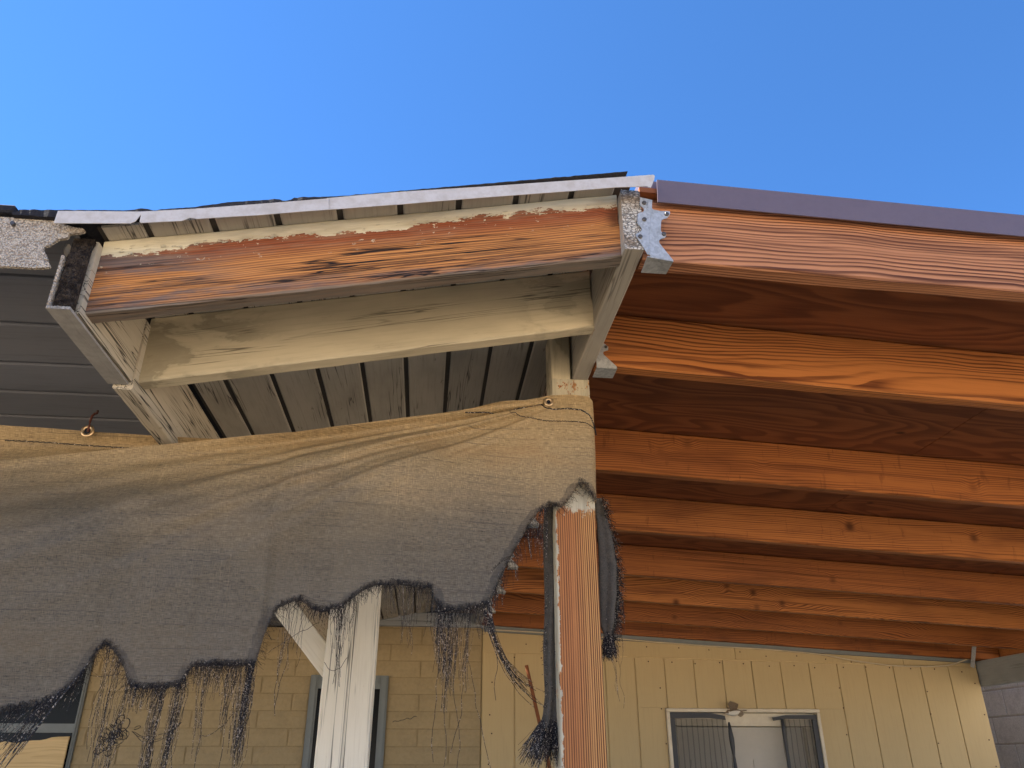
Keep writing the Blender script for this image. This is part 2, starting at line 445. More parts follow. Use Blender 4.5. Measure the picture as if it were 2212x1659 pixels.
def mk_galv():
    n = NT('galvanised_steel')
    co = n.obj()
    v = n.sep(n.vor(co, 190)['Color'])[0]
    f = n.noise(co, 60, 4, .6)
    col = n.mix(v, (.46, .47, .47), (.34, .355, .36))
    col = n.mix(n.M('MULTIPLY', n.step(f, .5, .7), .5), col, (.26, .27, .26))
    return n.done(col, n.M('ADD', .45, n.M('MULTIPLY', v, .2)), .5, .35, n.bump(f, .15, .0008))
MAT['galv'] = mk_galv()
MAT['screw'] = plain('dark_screw', (.11, .10, .09), .5, .5, .6, scale=300)
MAT['drip'] = plain('chalky_white_metal', (.52, .49, .46), .5, .4, .0, var=.45, scale=70, bump=.2, dark=(.34, .29, .23))
MAT['brownmetal'] = plain('brown_coated_metal', (.135, .103, .118), .34, .6, .0, var=.12, scale=160, bump=.06)
MAT['roofing'] = plain('black_roofing_felt', (.030, .030, .036), .95, .1, 0, var=.5, scale=160, bump=.9, bd=.004)

def mk_grit():
    n = NT('gritty_granule_coat')
    co = n.obj()
    v = n.vor(co, 330)
    d = v['Distance']; c = n.sep(v['Color'])[0]
    col = n.mix(n.step(c, .2, .9), (.60, .53, .44), (.42, .35, .27))
    col = n.mix(n.step(d, .4, .85), col, (.25, .20, .15))
    f = n.noise(co, 14, 3)
    col = n.mix(n.M('MULTIPLY', n.step(f, .5, .75), .35), col, (.34, .27, .2))
    return n.done(col, .85, .25, normal=n.bump(n.M('MULTIPLY', d, -1.), 1.0, .004))
MAT['grit'] = mk_grit()
def mk_core():
    n = NT('rotten_fibre_core')
    co = n.obj()
    d = n.vor(n.mul(co, (1, 1.6, 1)), 330)['Distance']
    f = n.noise(co, 120, 5, .75)
    col = n.mix(n.step(f, .4, .7), (.035, .028, .026), (.13, .10, .075))
    return n.done(col, .95, .1, normal=n.bump(n.M('ADD', f, d), 1.0, .006))
MAT['core'] = mk_core()
MAT['greycoat'] = plain('smooth_grey_coat', (.36, .34, .31), .75, .3, 0, var=.35, scale=60, bump=.3)

def mk_cloth():
    n = NT('faded_shade_mesh')
    co = n.obj()
    a = n.noise(n.mul(co, (70, 1, 1000)), 1.0, 2, .6)
    b = n.noise(n.mul(co, (1000, 1, 90)), 1.0, 2, .6)
    e = n.noise(n.mul(co, (9, 9, 160)), 1.0, 3, .6)
    wv = n.M('ADD', n.M('MULTIPLY', a, .52), n.M('ADD', n.M('MULTIPLY', b, .36), n.M('MULTIPLY', e, .12)))
    wv = n.M('ADD', wv, .05)
    sp = n.sep(co)
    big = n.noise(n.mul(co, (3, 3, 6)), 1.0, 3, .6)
    col = n.ramp(wv, [(.34, (.050, .041, .030)), (.55, (.125, .103, .073)), (.76, (.235, .197, .142))])
    # golden bounce light painted into the upper part, with rust stains; lower part greyer
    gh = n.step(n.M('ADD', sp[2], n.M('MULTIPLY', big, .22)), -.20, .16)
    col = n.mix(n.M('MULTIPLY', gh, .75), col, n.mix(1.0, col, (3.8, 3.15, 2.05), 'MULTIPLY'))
    slub = n.noise(n.mul(co, (3.5, 1, 520)), 1.0, 2, .5)
    slubv = n.noise(n.mul(co, (480, 1, 4.5)), 1.0, 2, .5)
    col = n.mix(n.M('MULTIPLY', n.step(slub, .58, .70), .55), col, (.035, .030, .030))
    col = n.mix(n.M('MULTIPLY', n.step(slubv, .58, .72), .35), col, n.mix(1.0, col, (1.7, 1.6, 1.5), 'MULTIPLY'))
    st = n.noise(n.add(n.mul(co, (3.2, 3, 11)), (4, 0, 0)), 1.0, 3, .55)
    col = n.mix(n.M('MULTIPLY', n.M('MULTIPLY', n.step(st, .56, .74), gh), .35), col, (.36, .20, .075))
    fa_ = n.node('ShaderNodeAttribute', attribute_name='frayed').outputs['Fac']
    col = n.mix(n.M('MULTIPLY', n.step(n.M('ADD', fa_, n.M('MULTIPLY', n.M('SUBTRACT', n.noise(n.mul(co, (60, 60, 60)), 1.0, 3, .6), .5), 1.1)), .30, 1.25), .5), col, (.020, .018, .020))
    bs = n.b
    nrm = n.bump(wv, .5, .0012)
    n.done(col, .62, .35, normal=nrm)
    tr = n.node('ShaderNodeBsdfTransparent')
    tl = n.node('ShaderNodeBsdfTranslucent'); n.put(tl.inputs[0], col)
    m0 = n.node('ShaderNodeMixShader'); m0.inputs[0].default_value = .15
    n.t.links.new(bs.outputs[0], m0.inputs[1]); n.t.links.new(tl.outputs[0], m0.inputs[2])
    mx = n.node('ShaderNodeMixShader')
    hole = n.M('MULTIPLY', n.M('SUBTRACT', 1.0, n.step(wv, .36, .60)), .34)
    hole = n.M('MULTIPLY', hole, n.M('SUBTRACT', 1.0, n.M('MULTIPLY', gh, .7)))
    n.put(mx.inputs[0], hole)
    n.t.links.new(m0.outputs[0], mx.inputs[1]); n.t.links.new(tr.outputs[0], mx.inputs[2])
    n.t.links.new(mx.outputs[0], n.out.inputs[0])
    return n.m
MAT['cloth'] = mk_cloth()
def mk_thread(name, lightf):
    n = NT(name)
    co = n.obj()
    f = n.noise(n.mul(co, (260, 260, 330)), 1.0, 1, .5)
    col = n.mix(n.step(f, lightf, lightf + .05), (.022, .019, .019), (.48, .41, .33))  # pale specks put the glints of the twisted tape into the colour
    return n.done(col, .55, .15)
MAT['thread'] = mk_thread('frayed_tape_thread', .60)
MAT['fuzz'] = mk_thread('dark_torn_fibre', .70)
MAT['seam'] = mk_thread('seam_stitching', .62)
MAT['rollcloth'] = plain('dark_folded_mesh', (.095, .082, .066), .75, .2, 0, var=.75, scale=330, bump=.6, bd=.0015)
MAT['brass'] = plain('tarnished_brass', (.62, .43, .24), .35, .5, .85, var=.4, scale=120)
MAT['rust'] = plain('rusty_wire', (.13, .045, .03), .8, .3, .1, var=.4, scale=200)
MAT['brick'] = plain('shaded_tan_block', (.35, .262, .14), .75, .3, 0, var=.22, scale=45, bump=.6, bd=.004)  # same tan paint as the siding, darkened here to stand for shade
MAT['mortar'] = plain('tan_painted_mortar', (.305, .228, .12), .85, .2, 0, var=.25, scale=60, bump=.6, bd=.003)
def mk_siding():
    n = NT('tan_painted_siding')
    co = n.add(n.obj(), n.comb(n.M('MULTIPLY', n.rand(), 9.), 0., n.M('MULTIPLY', n.rand(), 5.)))
    f = n.noise(n.mul(co, (75, 75, 5)), 1.0, 4, .65, .5)
    g = n.noise(co, 3., 3)
    col = n.mix(n.M('MULTIPLY', n.step(f, .45, .7), .28), (.50, .375, .195), (.40, .295, .15))
    col = n.mix(n.M('MULTIPLY', n.step(g, .45, .7), .3), col, (.45, .335, .172))
    return n.done(col, .75, .3, normal=n.bump(f, .35, .0015))
MAT['siding'] = mk_siding()
MAT['caulk'] = plain('pale_caulk', (.62, .47, .25), .7, .3, 0, var=.2, scale=60)
MAT['frame_white'] = plain('aged_white_trim', (.66, .58, .44), .6, .3, 0, var=.3, scale=25, dark=(.42, .33, .22))
MAT['frame_grey'] = plain('grey_window_frame', (.19, .205, .20), .6, .3, 0, var=.15)
MAT['glass'] = plain('dark_window_glass', (.010, .011, .012), .25, .12, 0, var=0, bump=0)
MAT['screenframe'] = plain('charcoal_screen_frame', (.035, .036, .04), .5, .4, 0, var=.2)
MAT['doorpaint'] = plain('off_white_door', (.50, .45, .37), .55, .35, 0, var=.12, scale=12, bump=.05)
def mk_screen():
    n = NT('insect_screen_mesh')
    co = n.sep(n.obj())
    fr = n.M('FRACT', n.M('MULTIPLY', co[0], 1 / .035))
    line = n.step(n.M('ABSOLUTE', n.M('SUBTRACT', fr, .5)), .33, .5)
    col = n.mix(line, (.085, .078, .065), (.028, .027, .026))
    n.done(col, .6, .3)
    tr = n.node('ShaderNodeBsdfTransparent'); mx = n.node('ShaderNodeMixShader')
    n.put(mx.inputs[0], n.M('SUBTRACT', .58, n.M('MULTIPLY', line, .3)))
    n.t.links.new(n.b.outputs[0], mx.inputs[1]); n.t.links.new(tr.outputs[0], mx.inputs[2]); n.t.links.new(mx.outputs[0], n.out.inputs[0])
    return n.m
MAT['screen'] = mk_screen()
MAT['block'] = plain('grey_concrete_block', (.62, .59, .55), .9, .15, 0, var=.45, scale=90, bump=.8, bd=.005)
MAT['blockmortar'] = plain('pale_block_mortar', (.44, .41, .37), .9, .15, 0, var=.3, scale=60, bump=.5)
MAT['greypaint'] = painted('grey_painted_header', (.27, .28, .28), (.12, .10, .08), (.17, .17, .17), crack=.4, chips=.4)
MAT['ply'] = wood('plywood_painted_sunlit', (.62, .42, .20), (.42, .25, .10), freq=60, knots=.05, tilt=.05, blotch=.2, contrast=.5)  # pale tone stands for sun falling on the plywood
MAT['stick'] = plain('rust_brown_stick', (.20, .065, .022), .7, .3, 0, var=.4, scale=60)
MAT['cable'] = plain('tan_painted_cable', (.60, .50, .34), .6, .3)
MAT['feather'] = plain('brown_feather', (.20, .145, .095), .8, .2, 0, var=.5, scale=150)
MAT['belly'] = plain('white_belly_feather', (.68, .63, .54), .8, .2, 0, var=.2, scale=90)
MAT['mud'] = plain('mud_and_straw', (.34, .27, .19), .95, .1, 0, var=.6, scale=90, bump=1., bd=.006)
MAT['ground'] = plain('pale_desert_dirt', (.57, .455, .325), .95, .1, 0, var=.25, scale=9, bump=.6, bd=.01)
MAT['slab'] = plain('dark_dimming_slab', (.042, .040, .038), .9, .15, 0, var=.25, scale=12, bump=.3)  # for the added slab that dims light bounced off the ground
MAT['nail'] = plain('rusty_nail_head', (.09, .05, .03), .8, .3, .2)
MAT['inside'] = plain('interior_wall', (.30, .26, .20), .9, .2)

# ================================================================== setting
GZ = -1.72
gm = mesh('ground', [(-400, -400, GZ), (400, -400, GZ), (400, 400, GZ), (-400, 400, GZ)], [(0, 1, 2, 3)])
tag(link('ground', gm, MAT['ground']), 'bare pale dirt yard in front of the porch', kind='structure')
tag(link('bounce_dimming_slab', box_mesh(-9, 9, -4.5, 5.41, GZ - .05, GZ + .012, .006), MAT['slab']), 'unseen dark slab added to dim the bounce light under the porch', kind='structure')  # invented ground cover, keeps bounce light off the undersides

# ================================================================== left (old, painted) roof
SL = .198                                        # slope of the old gable, up to the right
def sof(x): return .972 + SL * (x - .322)         # underside of its boards
A_L = math.atan(SL)
old = thing('patio_roof', 'old cream painted patio roof with peeling front rafter, left of the beam', 'roof', (-.1, 1.15, .7))
def P(name, me, mat, label=None, loc=(0, 0, 0), rot=(0, 0, 0), par=None):
    par = par or old
    o = link(name, me, mat, par, loc, rot)
    if par.type == 'EMPTY': o.location = Vector(loc) - par.location
    if label: o['label'] = label
    return o

def left_rafter(y, mat, label, seed, jit, x0=-.572, x1=.32, seg=70):
    h = .140
    zb = .83 + SL * (x0 - .322)
    L = (x1 - x0) / math.cos(A_L)
    me = beam_mesh(L, h, .036, seg, jit, .003, seed, end_slant=(-h * SL, -h * SL))
    sh = h * SL
    return P('rafter', me, mat, label, (x0 + sh * math.cos(A_L), y, zb + sh * math.sin(A_L)), (0, -A_L, 0))
left_rafter(1.152, MAT['peel'], 'front rafter with flaking cream paint over bare orange wood', 3, .0016)
left_rafter(1.408, MAT['cream'], 'second rafter, cream painted with brown water stains', 11, .0010, x1=.318)

fl_r = random.Random(5)
V, F = [], []
for i in range(110):
    x = fl_r.uniform(-.55, .30)
    hf_ = fl_r.gauss(.825, .028)
    zc = .83 + SL * (x - .322) + .142 * hf_
    w_, h_ = fl_r.uniform(.0012, .0048), fl_r.uniform(.0007, .0020)
    cu = fl_r.uniform(.0006, .0022)
    o_ = len(V)
    for (a_, b_, c_) in ((-1, -1, 1.), (-.3, -1.1, .5), (.4, -.9, .6), (1, -.8, 1.), (1, 1, .1), (.2, 1.1, .05), (-1, .9, .1)):
        V.append((x + a_ * w_, 1.1508 - cu * c_ - .0002, zc + b_ * h_ + a_ * w_ * SL))
    F.append(tuple(range(o_, o_ + 7)))
tag(P('paint_flakes', mesh('flakes', V, F), MAT['flake'], 'curling cream paint flakes on the front rafter'), kind='stuff')

# soffit boards, front to back, one object each
seams = [-.575 + .0]
xs = [-.5 + .1045 * i for i in range(-0, 8)]
edges = [-.572] + xs + [.3185]
for i in range(len(edges) - 1):
    a, b = edges[i] + .0055, edges[i + 1] - .0055
    if b - a < .02: continue
    n = 16
    V, F = [], []
    y0 = 1.118 + rnd.uniform(-.003, .003)
    for k in range(n + 1):
        y = lerp(y0, 5.395, (k / n) ** 1.6)
        for (x, dz) in ((a, .002), (a + .003, 0), (b - .003, 0), (b, .002), (b, .005), (a, .005)):
            V.append((x + .0008 * nz(y * 7, i, x), y, sof(x) + dz + .0006 * nz(y * 5, x * 40, i)))
    for k in range(n):
        for j in range(6): F.append((k * 6 + j, k * 6 + (j + 1) % 6, (k + 1) * 6 + (j + 1) % 6, (k + 1) * 6 + j))
    F += [tuple(range(6)), tuple(n * 6 + j for j in range(6))]
    # grain runs front to back: keep the mesh in a frame whose X is world Y
    V = [(y - 1.1, -(x - a), z - sof(a)) for x, y, z in V]
    P('soffit_board', mesh('soffit_board', V, F), MAT['soffit'], None, (a, 1.1, sof(a)), (0, 0, math.pi / 2))
V = [(-.575, 1.121, sof(-.575) + .0053), (.345, 1.121, sof(.345) + .0053), (.345, 5.4, sof(.345) + .0053), (-.575, 5.4, sof(-.575) + .0053)]
V += [(x, y, z + .003) for x, y, z in V]
P('backing_sheet', mesh('backing', V, [(0, 1, 2, 3), (4, 7, 6, 5), (0, 4, 5, 1), (1, 5, 6, 2), (2, 6, 7, 3), (3, 7, 4, 0)]), MAT['groove'], None)

# roofing felt with a ragged front edge
tp = [z1(-900, 352), z1(-300, 333), z1(0, 326), z1(88, 322), z1(92, 311), z1(310, 313), z1(700, 315), z1(780, 304), z1(830, 314), z1(1050, 298), z1(1250, 270), z1(1525, 254), z1(1545, 264), z1(1580, 262), z1(1600, 245), z1(1800, 240),
      z2(150, 232), z2(400, 215), z2(560, 202), z2(700, 192), z2(830, 172), z2(1000, 164), z2(1060, 163), z2(1085, 178), z2(1450, 154)]
tw = [(p.x, p.z) for p in (at(x, y, 1.10) for x, y in tp)]
x0, x1 = -.70, .33
N = 220
V, F = [], []
for i in range(N + 1):
    x = lerp(x0, x1, i / N)
    zt = interp(tw, x) + .0005 * nz(x * 60, 0, 1) + .0008 * nz(x * 260, 4, 1)
    zb = max(.795, sof(x) + .0088) if x > -.6 else .8
    zt = max(zt, zb + .001)
    yf = 1.10 + .002 * nz(x * 80, 2, 2)
    V += [(x, yf, zb), (x, yf, zt), (x, 1.3, max(zt, zb + .01)), (x, 5.617, max(zt, zb + .01)), (x, 5.617, zb)]
for i in range(N):
    for j in range(5): F.append((i * 5 + j, i * 5 + (j + 1) % 5, (i + 1) * 5 + (j + 1) % 5, (i + 1) * 5 + j))
F += [tuple(range(5)), tuple(N * 5 + j for j in range(5))]
P('roofing_felt', mesh('roofing_felt', V, F), MAT['roofing'], 'black ragged roofing felt along the roof edge')

# metal drip edge, two lengths
def drip(pts_top, pts_bot, y, label, seed):
    top = [(at(*p, y).x, at(*p, y).z) for p in pts_top]
    bot = [(at(*p, y).x, at(*p, y).z) for p in pts_bot]
    o = plate(top + bot, .0014, y)
    n = len(top)
    fl = [(x, y + .001, z - .0007) for x, z in top] + [(x, y + .007, z + .0003) for x, z in top]
    fv = fl + [(a, b, c - .0012) for a, b, c in fl]
    ff = []
    for i in range(n - 1):
        ff += [(i, i + 1, n + i + 1, n + i), (2 * n + i, 3 * n + i, 3 * n + i + 1, 2 * n + i + 1)]
    me = mesh('drip_edge', *join([o, (fv, ff)]))
    return P('drip_edge', me, MAT['drip'], label)
drip([z1(315, 318), z1(500, 319), z1(765, 322), z1(1000, 310), z1(1100, 304), z1(1400, 281), z1(1790, 250)],
     [z1(1790, 311), z1(1600, 325), z1(1400, 342), z1(1200, 353), z1(1075, 362), z1(1045, 357), z1(1030, 356), z1(1010, 366), z1(985, 373), z1(770, 383), z1(760, 377), z1(768, 336), z1(755, 352), z1(738, 374), z1(710, 386), z1(500, 386), z1(292, 385)],
     1.090, 'left length of white metal drip edge, torn and bent', 1)
drip([z1(1780, 249), z2(200, 229), z2(400, 213), z2(850, 185), z2(1200, 160), z2(1520, 138), z2(1760, 121)],
     [z2(1768, 128), z2(1764, 150), z2(1752, 180), z2(1744, 192), z2(1725, 184), z2(1550, 190), z2(1300, 211), z2(1000, 233), z2(700, 256), z2(400, 281), z2(0, 311), z1(1780, 313)],
     1.0925, 'right length of white metal drip edge', 2)

# fascia at the low end: rotten core inside a gritty coat
cx0, cx1, cz0, cz1 = -.6075, -.5735, .642, .778
V, F = [], []
nu, nv = 22, 80
for i in range(nv + 1):
    for j in range(nu + 1):
        x = lerp(cx0, cx1, j / nu); z = lerp(cz0, cz1, i / nv)
        edge = min(j, nu - j, i, nv - i)
        y = 1.120 + (.005 * nz(x * 160, z * 160, 3) + .004 * nz(x * 420, z * 420, 8) - .002 + .018 * max(0, (z - .74) / .04) if edge else .004)
        V.append((x, y, z))
for i in range(nv):
    for j in range(nu): F.append((i * (nu + 1) + j, i * (nu + 1) + j + 1, (i + 1) * (nu + 1) + j + 1, (i + 1) * (nu + 1) + j))
P('fascia_core', mesh('core', V, F, True), MAT['core'], 'dark rotten core showing at the broken board end')
def coat(x_, y_, z_, fn, label):
    """thin gritty skin: grid in (depth, along) with a crumbled front edge"""
    V, F = [], []
    na, nb = 8, 60
    for k in (0, 1):
        for i in range(nb + 1):
            for j in range(na + 1): V.append(fn(j / na, i / nb, k))
    m = (na + 1) * (nb + 1)
    for i in range(nb):
        for j in range(na):
            a = i * (na + 1) + j
            F += [(a, a + 1, a + na + 2, a + na + 1), (m + a, m + a + na + 1, m + a + na + 2, m + a + 1)]
    for i in range(nb):
        for j in (0, na):
            a, b = i * (na + 1) + j, (i + 1) * (na + 1) + j
            F.append((a, b, m + b, m + a))
    for j in range(na):
        for i in (0, nb):
            a = i * (na + 1) + j
            F.append((a, a + 1, m + a + 1, m + a))
    return P('coating', mesh('coat', V, F), MAT['grit'], label)
def fy(u, s, sd): return lerp(1.113 + .0022 * nz(s * 30, sd, 1) + .0016 * nz(s * 90, sd, 2), 1.384, u)
coat(0, 0, 0, lambda u, v, k: ((-.6125 if k else -.608) + .0007 * nz(v * 25, k, 3), fy(u, v, 1), lerp(.637, .736 - .012 * u, v)), 'gritty coat on the outer side of the board')
coat(0, 0, 0, lambda u, v, k: (lerp(-.6125, -.5765, v), fy(u, v, 7), (.6365 if k else .6415) + .0007 * nz(v * 9, k, 5)), None).data.materials[0] = MAT['greycoat']
P('fascia_board', beam_mesh(.25, .138, .0075, 20, .0008, .001, 5), MAT['fascia'], None, (-.572, 1.136, .643), (0, 0, math.pi / 2))
P('fascia_board', beam_mesh(3.9, .15, .037, 90, .0018, .003, 8), MAT['fascia'], 'second length of cream fascia with cracked paint', (-.569, 1.389, .629), (0, 0, math.pi / 2))
# curl of loose flashing beside the break
arc = []
for i in range(11):
    t = math.radians(lerp(200, 60, i / 10))
    arc.append(at(.18185 * (850 + 95 * math.cos(t)), 411.45 + .18185 * (715 - 110 * math.sin(t)), 1.16))
V, F = [], []
for i, p in enumerate(arc):
    wd = .004 * math.sin(math.pi * (i + .4) / 11)
    V += [(p.x, p.y, p.z), (p.x + wd, p.y, p.z - wd * .6), (p.x + wd, p.y + .025, p.z - wd * .6), (p.x, p.y + .025, p.z)]
for i in range(10):
    for j in range(4): F.append((i * 4 + j, i * 4 + (j + 1) % 4, (i + 1) * 4 + (j + 1) % 4, (i + 1) * 4 + j))
P('flashing_curl', mesh('curl', V, F, True), MAT['drip'], 'curled loose strip of flashing')

# ------------------------------------------------------------------ flat roof at far left
flat = thing('eave_roof', 'dark boarded eave with gritty broken fascia at the left edge', 'roof', (-1.2, 1.11, .75))
ys = [1.118, 1.272, 1.450, 1.629, 1.782, 1.934] + [1.934 + .168 * i for i in range(1, 21)]
for i in range(len(ys) - 1):
    a, b = ys[i] + .0055, ys[i + 1] - .0055
    V, F = [], []
    n = 14
    for k in range(n + 1):
        x = lerp(-4.2, -.6135, (k / n) ** .5)
        for (y, dz) in ((a, .003), (a + .004, 0), (b - .004, 0), (b, .003), (b, .012), (a, .012)): V.append((x, y + .03 * (-.6 - x) * 0 + .0008 * nz(x * 6, i, y), .79 + dz + .0008 * nz(x * 4, y * 30, i)))
    for k in range(n):
        for j in range(6): F.append((k * 6 + j, k * 6 + (j + 1) % 6, (k + 1) * 6 + (j + 1) % 6, (k + 1) * 6 + j))
    F += [tuple(range(6)), tuple(n * 6 + j for j in range(6))]
    V = [(x + 1.2, y - a, z - .79) for x, y, z in V]
    P('soffit_board', mesh('eave_board', V, F), MAT['slate'], None, (-1.2, a, .79), (0, 0, 0), flat)
P('backing_sheet', box_mesh(-3.0, .590, .01, 4.29, .0525, .0565), MAT['groove'], None, flat.location, (0, 0, 0), flat)
P('roofing_felt', box_mesh(-3.0, .50, -.008, 4.507, .057, .072, .003), MAT['roofing'], None, flat.location, (0, 0, 0), flat)
def z7(x, y): return (.18185 * x, 411.45 + .18185 * y)
gp = [(-9000, 40), (0, 315), (150, 318), (300, 326), (470, 342), (640, 362), (740, 392), (860, 430), (985, 452), (1008, 470), (990, 490), (940, 500), (880, 505), (822, 514), (806, 530), (808, 552), (760, 566), (700, 576), (650, 598), (620, 622), (575, 650), (525, 664), (512, 690), (520, 722), (545, 760), (562, 800), (558, 835), (580, 862), (592, 890), (586, 910), (500, 916), (380, 917), (250, 908), (120, 903), (0, 898), (-9000, 470)]
ol = []
pw = [at(*z7(x, y), 1.11) for x, y in gp]
pw = [(p.x, p.z) for p in pw]
pw[0] = (-4.2, .801); pw[-1] = (-4.2, .706)
for (a, b) in zip(pw, pw[1:] + pw[:1]):
    n = max(1, min(60, int(math.hypot(b[0] - a[0], b[1] - a[1]) / .002)))
    for k in range(n):
        x, z = lerp(a[0], b[0], k / n), lerp(a[1], b[1], k / n)
        if x > -1.2: x += .0007 * nz(x * 500, z * 500, 1); z += .0009 * nz(x * 480, z * 480, 7)
        ol.append((x + 1.2, z - .75))
P('gritty_fascia', mesh('gritty', *plate(ol, .006, 0.0)), MAT['grit'], 'sand coloured gritty fascia sheet with a torn right end', flat.location, (0, 0, 0), flat)
p = at(*z7(158, 400), 1.108)
P('bolt', mesh('bolt', *tube([(0, -.004, 0), (0, .004, 0)], .0036, 10)), MAT['screw'], None, p, (0, 0, 0), flat)
P('edge_board', box_mesh(-3.0, .52, .02, .038, -.02, .039), MAT['slate'], None, flat.location, (0, 0, 0), flat)
P('support_header', box_mesh(-3.0, 1.50, 1.195, 1.235, -.06, .035, .003), MAT['slate'], None, flat.location, (0, 0, 0), flat)

# ================================================================== ridge beam on the notched post
beam = link('ridge_beam', beam_mesh(4.26, .134, .037, 110, .0014, .003, 21, cap_mat=True), [MAT['beam_edge'], MAT['endgrain']], None, (.3585, 1.129, .83), (0, 0, math.pi / 2))
tag(beam, 'weathered beam with cracked end grain where the two roofs meet', 'beam')

# ================================================================== right (stained) roof
new = thing('porch_roof', 'orange stained rafter porch roof with brown metal edge, right of the beam', 'roof', (2.0, 1.15, .8))
SR = .052
def Q(name, me, mat, label=None, loc=(0, 0, 0), rot=(0, 0, 0)): return P(name, me, mat, label, loc, rot, new)
RY = [1.155, 1.576, 2.257, 2.896, 3.62, 4.216, 4.827, 5.35]
raft = []
labels = ['front rafter with pale raised grain under the brown metal edge', 'second rafter with bold swirling grain', None, None, None, None, None, 'last rafter against the tan wall']
for i, y in enumerate(RY):
    s = .030 if i == 0 else SR
    m = MAT['orange_front'] if i == 0 else MAT['figure'] if i in (1, 5, 6) else MAT['orange']
    me = beam_mesh(3.62, .140, .038, 60, .0010 if i else .0016, .003, 30 + i)
    raft.append(Q('rafter', me, m, labels[i], (.3615, y, .829 - (.001 if i else .0)), (0, math.atan(s), 0)))
def deckz(x, y):
    s = lerp(.030, SR, smooth((y - 1.155) / .42))
    return .9725 - s * (x - .36)
for k, (a, b) in enumerate([(.3625, 1.56), (1.563, 2.78), (2.783, 4.0)]):
    for kk, (ya, yb) in enumerate([(1.142, 2.275), (2.278, 4.235), (4.238, 5.5)]):
        nx, ny = 10, 12
        V, F = [], []
        for t in (0, .011):
            for i in range(ny + 1):
                for j in range(nx + 1):
                    x, y = lerp(a, b, j / nx), lerp(ya, yb, i / ny)
                    V.append((x - a, y - ya, deckz(x, y) + t + .001))
        m = (nx + 1) * (ny + 1)
        for i in range(ny):
            for j in range(nx):
                q = i * (nx + 1) + j
                F += [(q, q + 1, q + nx + 2, q + nx + 1), (m + q, m + q + nx + 1, m + q + nx + 2, m + q + 1)]
        for i in range(ny):
            for j in (0, nx): q = i * (nx + 1) + j; F.append((q, q + nx + 1, m + q + nx + 1, m + q))
        for j in range(nx):
            for i in (0, ny): q = i * (nx + 1) + j; F.append((q, q + 1, m + q + 1, m + q))
        # stand the sheet so that its face grain is cut from a shallow log: local z from 0
        V = [(x, y, z - .93) for x, y, z in V]
        Q('deck_sheet', mesh('deck', V, F), MAT['deck'], None, (a, ya, .93))
V = []
for t in (.0, .02):
    for x, y in ((.365, 1.15), (4.05, 1.15), (4.05, 5.9), (.365, 5.9)): V.append((x, y, deckz(x, y) + .016 + t - (.0 if y < 2 else 0)))
Q('roof_sheet', mesh('roof_sheet', V, [(0, 1, 2, 3), (4, 7, 6, 5), (0, 4, 5, 1), (1, 5, 6, 2), (2, 6, 7, 3), (3, 7, 4, 0)]), MAT['brownmetal'])
V = []
for y in (1.134, 1.1365):
    for x, z in ((.3935, .9455), (4.05, .9455 - .0315 * 3.66), (4.05, .998 - .0315 * 3.66), (.396, .9985)): V.append((x, y, z))
fa = (V, [(0, 1, 2, 3), (4, 7, 6, 5), (0, 4, 5, 1), (1, 5, 6, 2), (2, 6, 7, 3), (3, 7, 4, 0)])
lip = []
for y, dz in ((1.1366, .0), (1.150, .0), (1.150, .002), (1.1366, .002)):
    for x, z in ((.3935, .9455), (4.05, .9455 - .0315 * 3.66)): lip.append((x, y, z + dz))
lipf = [(0, 1, 3, 2), (2, 3, 5, 4), (4, 5, 7, 6), (6, 7, 1, 0)]
Q('metal_fascia', mesh('metal_fascia', *fa), MAT['brownmetal'], 'brown coated metal fascia with bluish sheen')

# joist hangers
def screw_at(par, p, r=.0042, normal=(0, -1, 0)):
    V, F = tube([(0, .002, 0), (0, -.0012, 0), (0, -.0022, 0)], [r, r, r * .72], 12)
    c = .00035
    cr = [(-r * .5, -.0025, -c), (r * .5, -.0025, -c), (r * .5, -.0025, c), (-r * .5, -.0025, c), (-c, -.0026, -r * .5), (c, -.0026, -r * .5), (c, -.0026, r * .5), (-c, -.0026, r * .5)]
    me = mesh('screw', V, F)
    o = link('screw', me, MAT['screw'], par)
    o.location = Vector(p) - par_world(par)
    me2 = mesh('cross_slot', cr, [(0, 1, 2, 3), (4, 5, 6, 7)])
    return o
def par_world(o):
    v = Vector((0, 0, 0))
    while o is not None: v += o.location; o = o.parent
    return v
HY = 1.1245
hp = [(235, 420), (392, 455), (388, 560), (400, 578), (500, 600), (590, 600), (622, 606), (626, 628), (612, 660), (585, 690), (545, 702), (520, 712), (508, 740), (504, 850), (514, 876), (548, 882), (572, 900), (574, 925), (555, 950), (510, 960), (490, 972), (480, 990), (486, 1018), (520, 1062), (560, 1112), (664, 1238), (668, 1252), (356, 1192), (372, 1186), (366, 1172), (350, 1168), (330, 1160), (302, 1112), (240, 1012), (182, 930), (182, 905), (200, 888), (238, 872), (256, 850), (256, 826), (238, 800), (206, 772), (200, 745), (204, 640), (225, 622), (268, 612), (286, 595), (284, 570), (262, 545), (238, 525), (230, 500)]
ol = [(p.x, p.z) for p in (at(*z8(x, y), HY) for x, y in hp)]
hx = Vector((.39, HY, .88))
xl, xr = at(*z8(330, 1190), HY).x, at(*z8(668, 1252), HY).x
zs = at(*z8(500, 1215), HY).z
seat = box_mesh(0, 1, 0, 1, 0, 1)
pl = plate([(x - hx.x, z - hx.z) for x, z in ol], .0016, 0.0)
def quadbox(x0, x1, y0, y1, z0, z1_):
    V = [(x0, y0, z0), (x1, y0, z0), (x1, y1, z0), (x0, y1, z0), (x0, y0, z1_), (x1, y0, z1_), (x1, y1, z1_), (x0, y1, z1_)]
    return V, [(0, 3, 2, 1), (4, 5, 6, 7), (0, 1, 5, 4), (1, 2, 6, 5), (2, 3, 7, 6), (3, 0, 4, 7)]
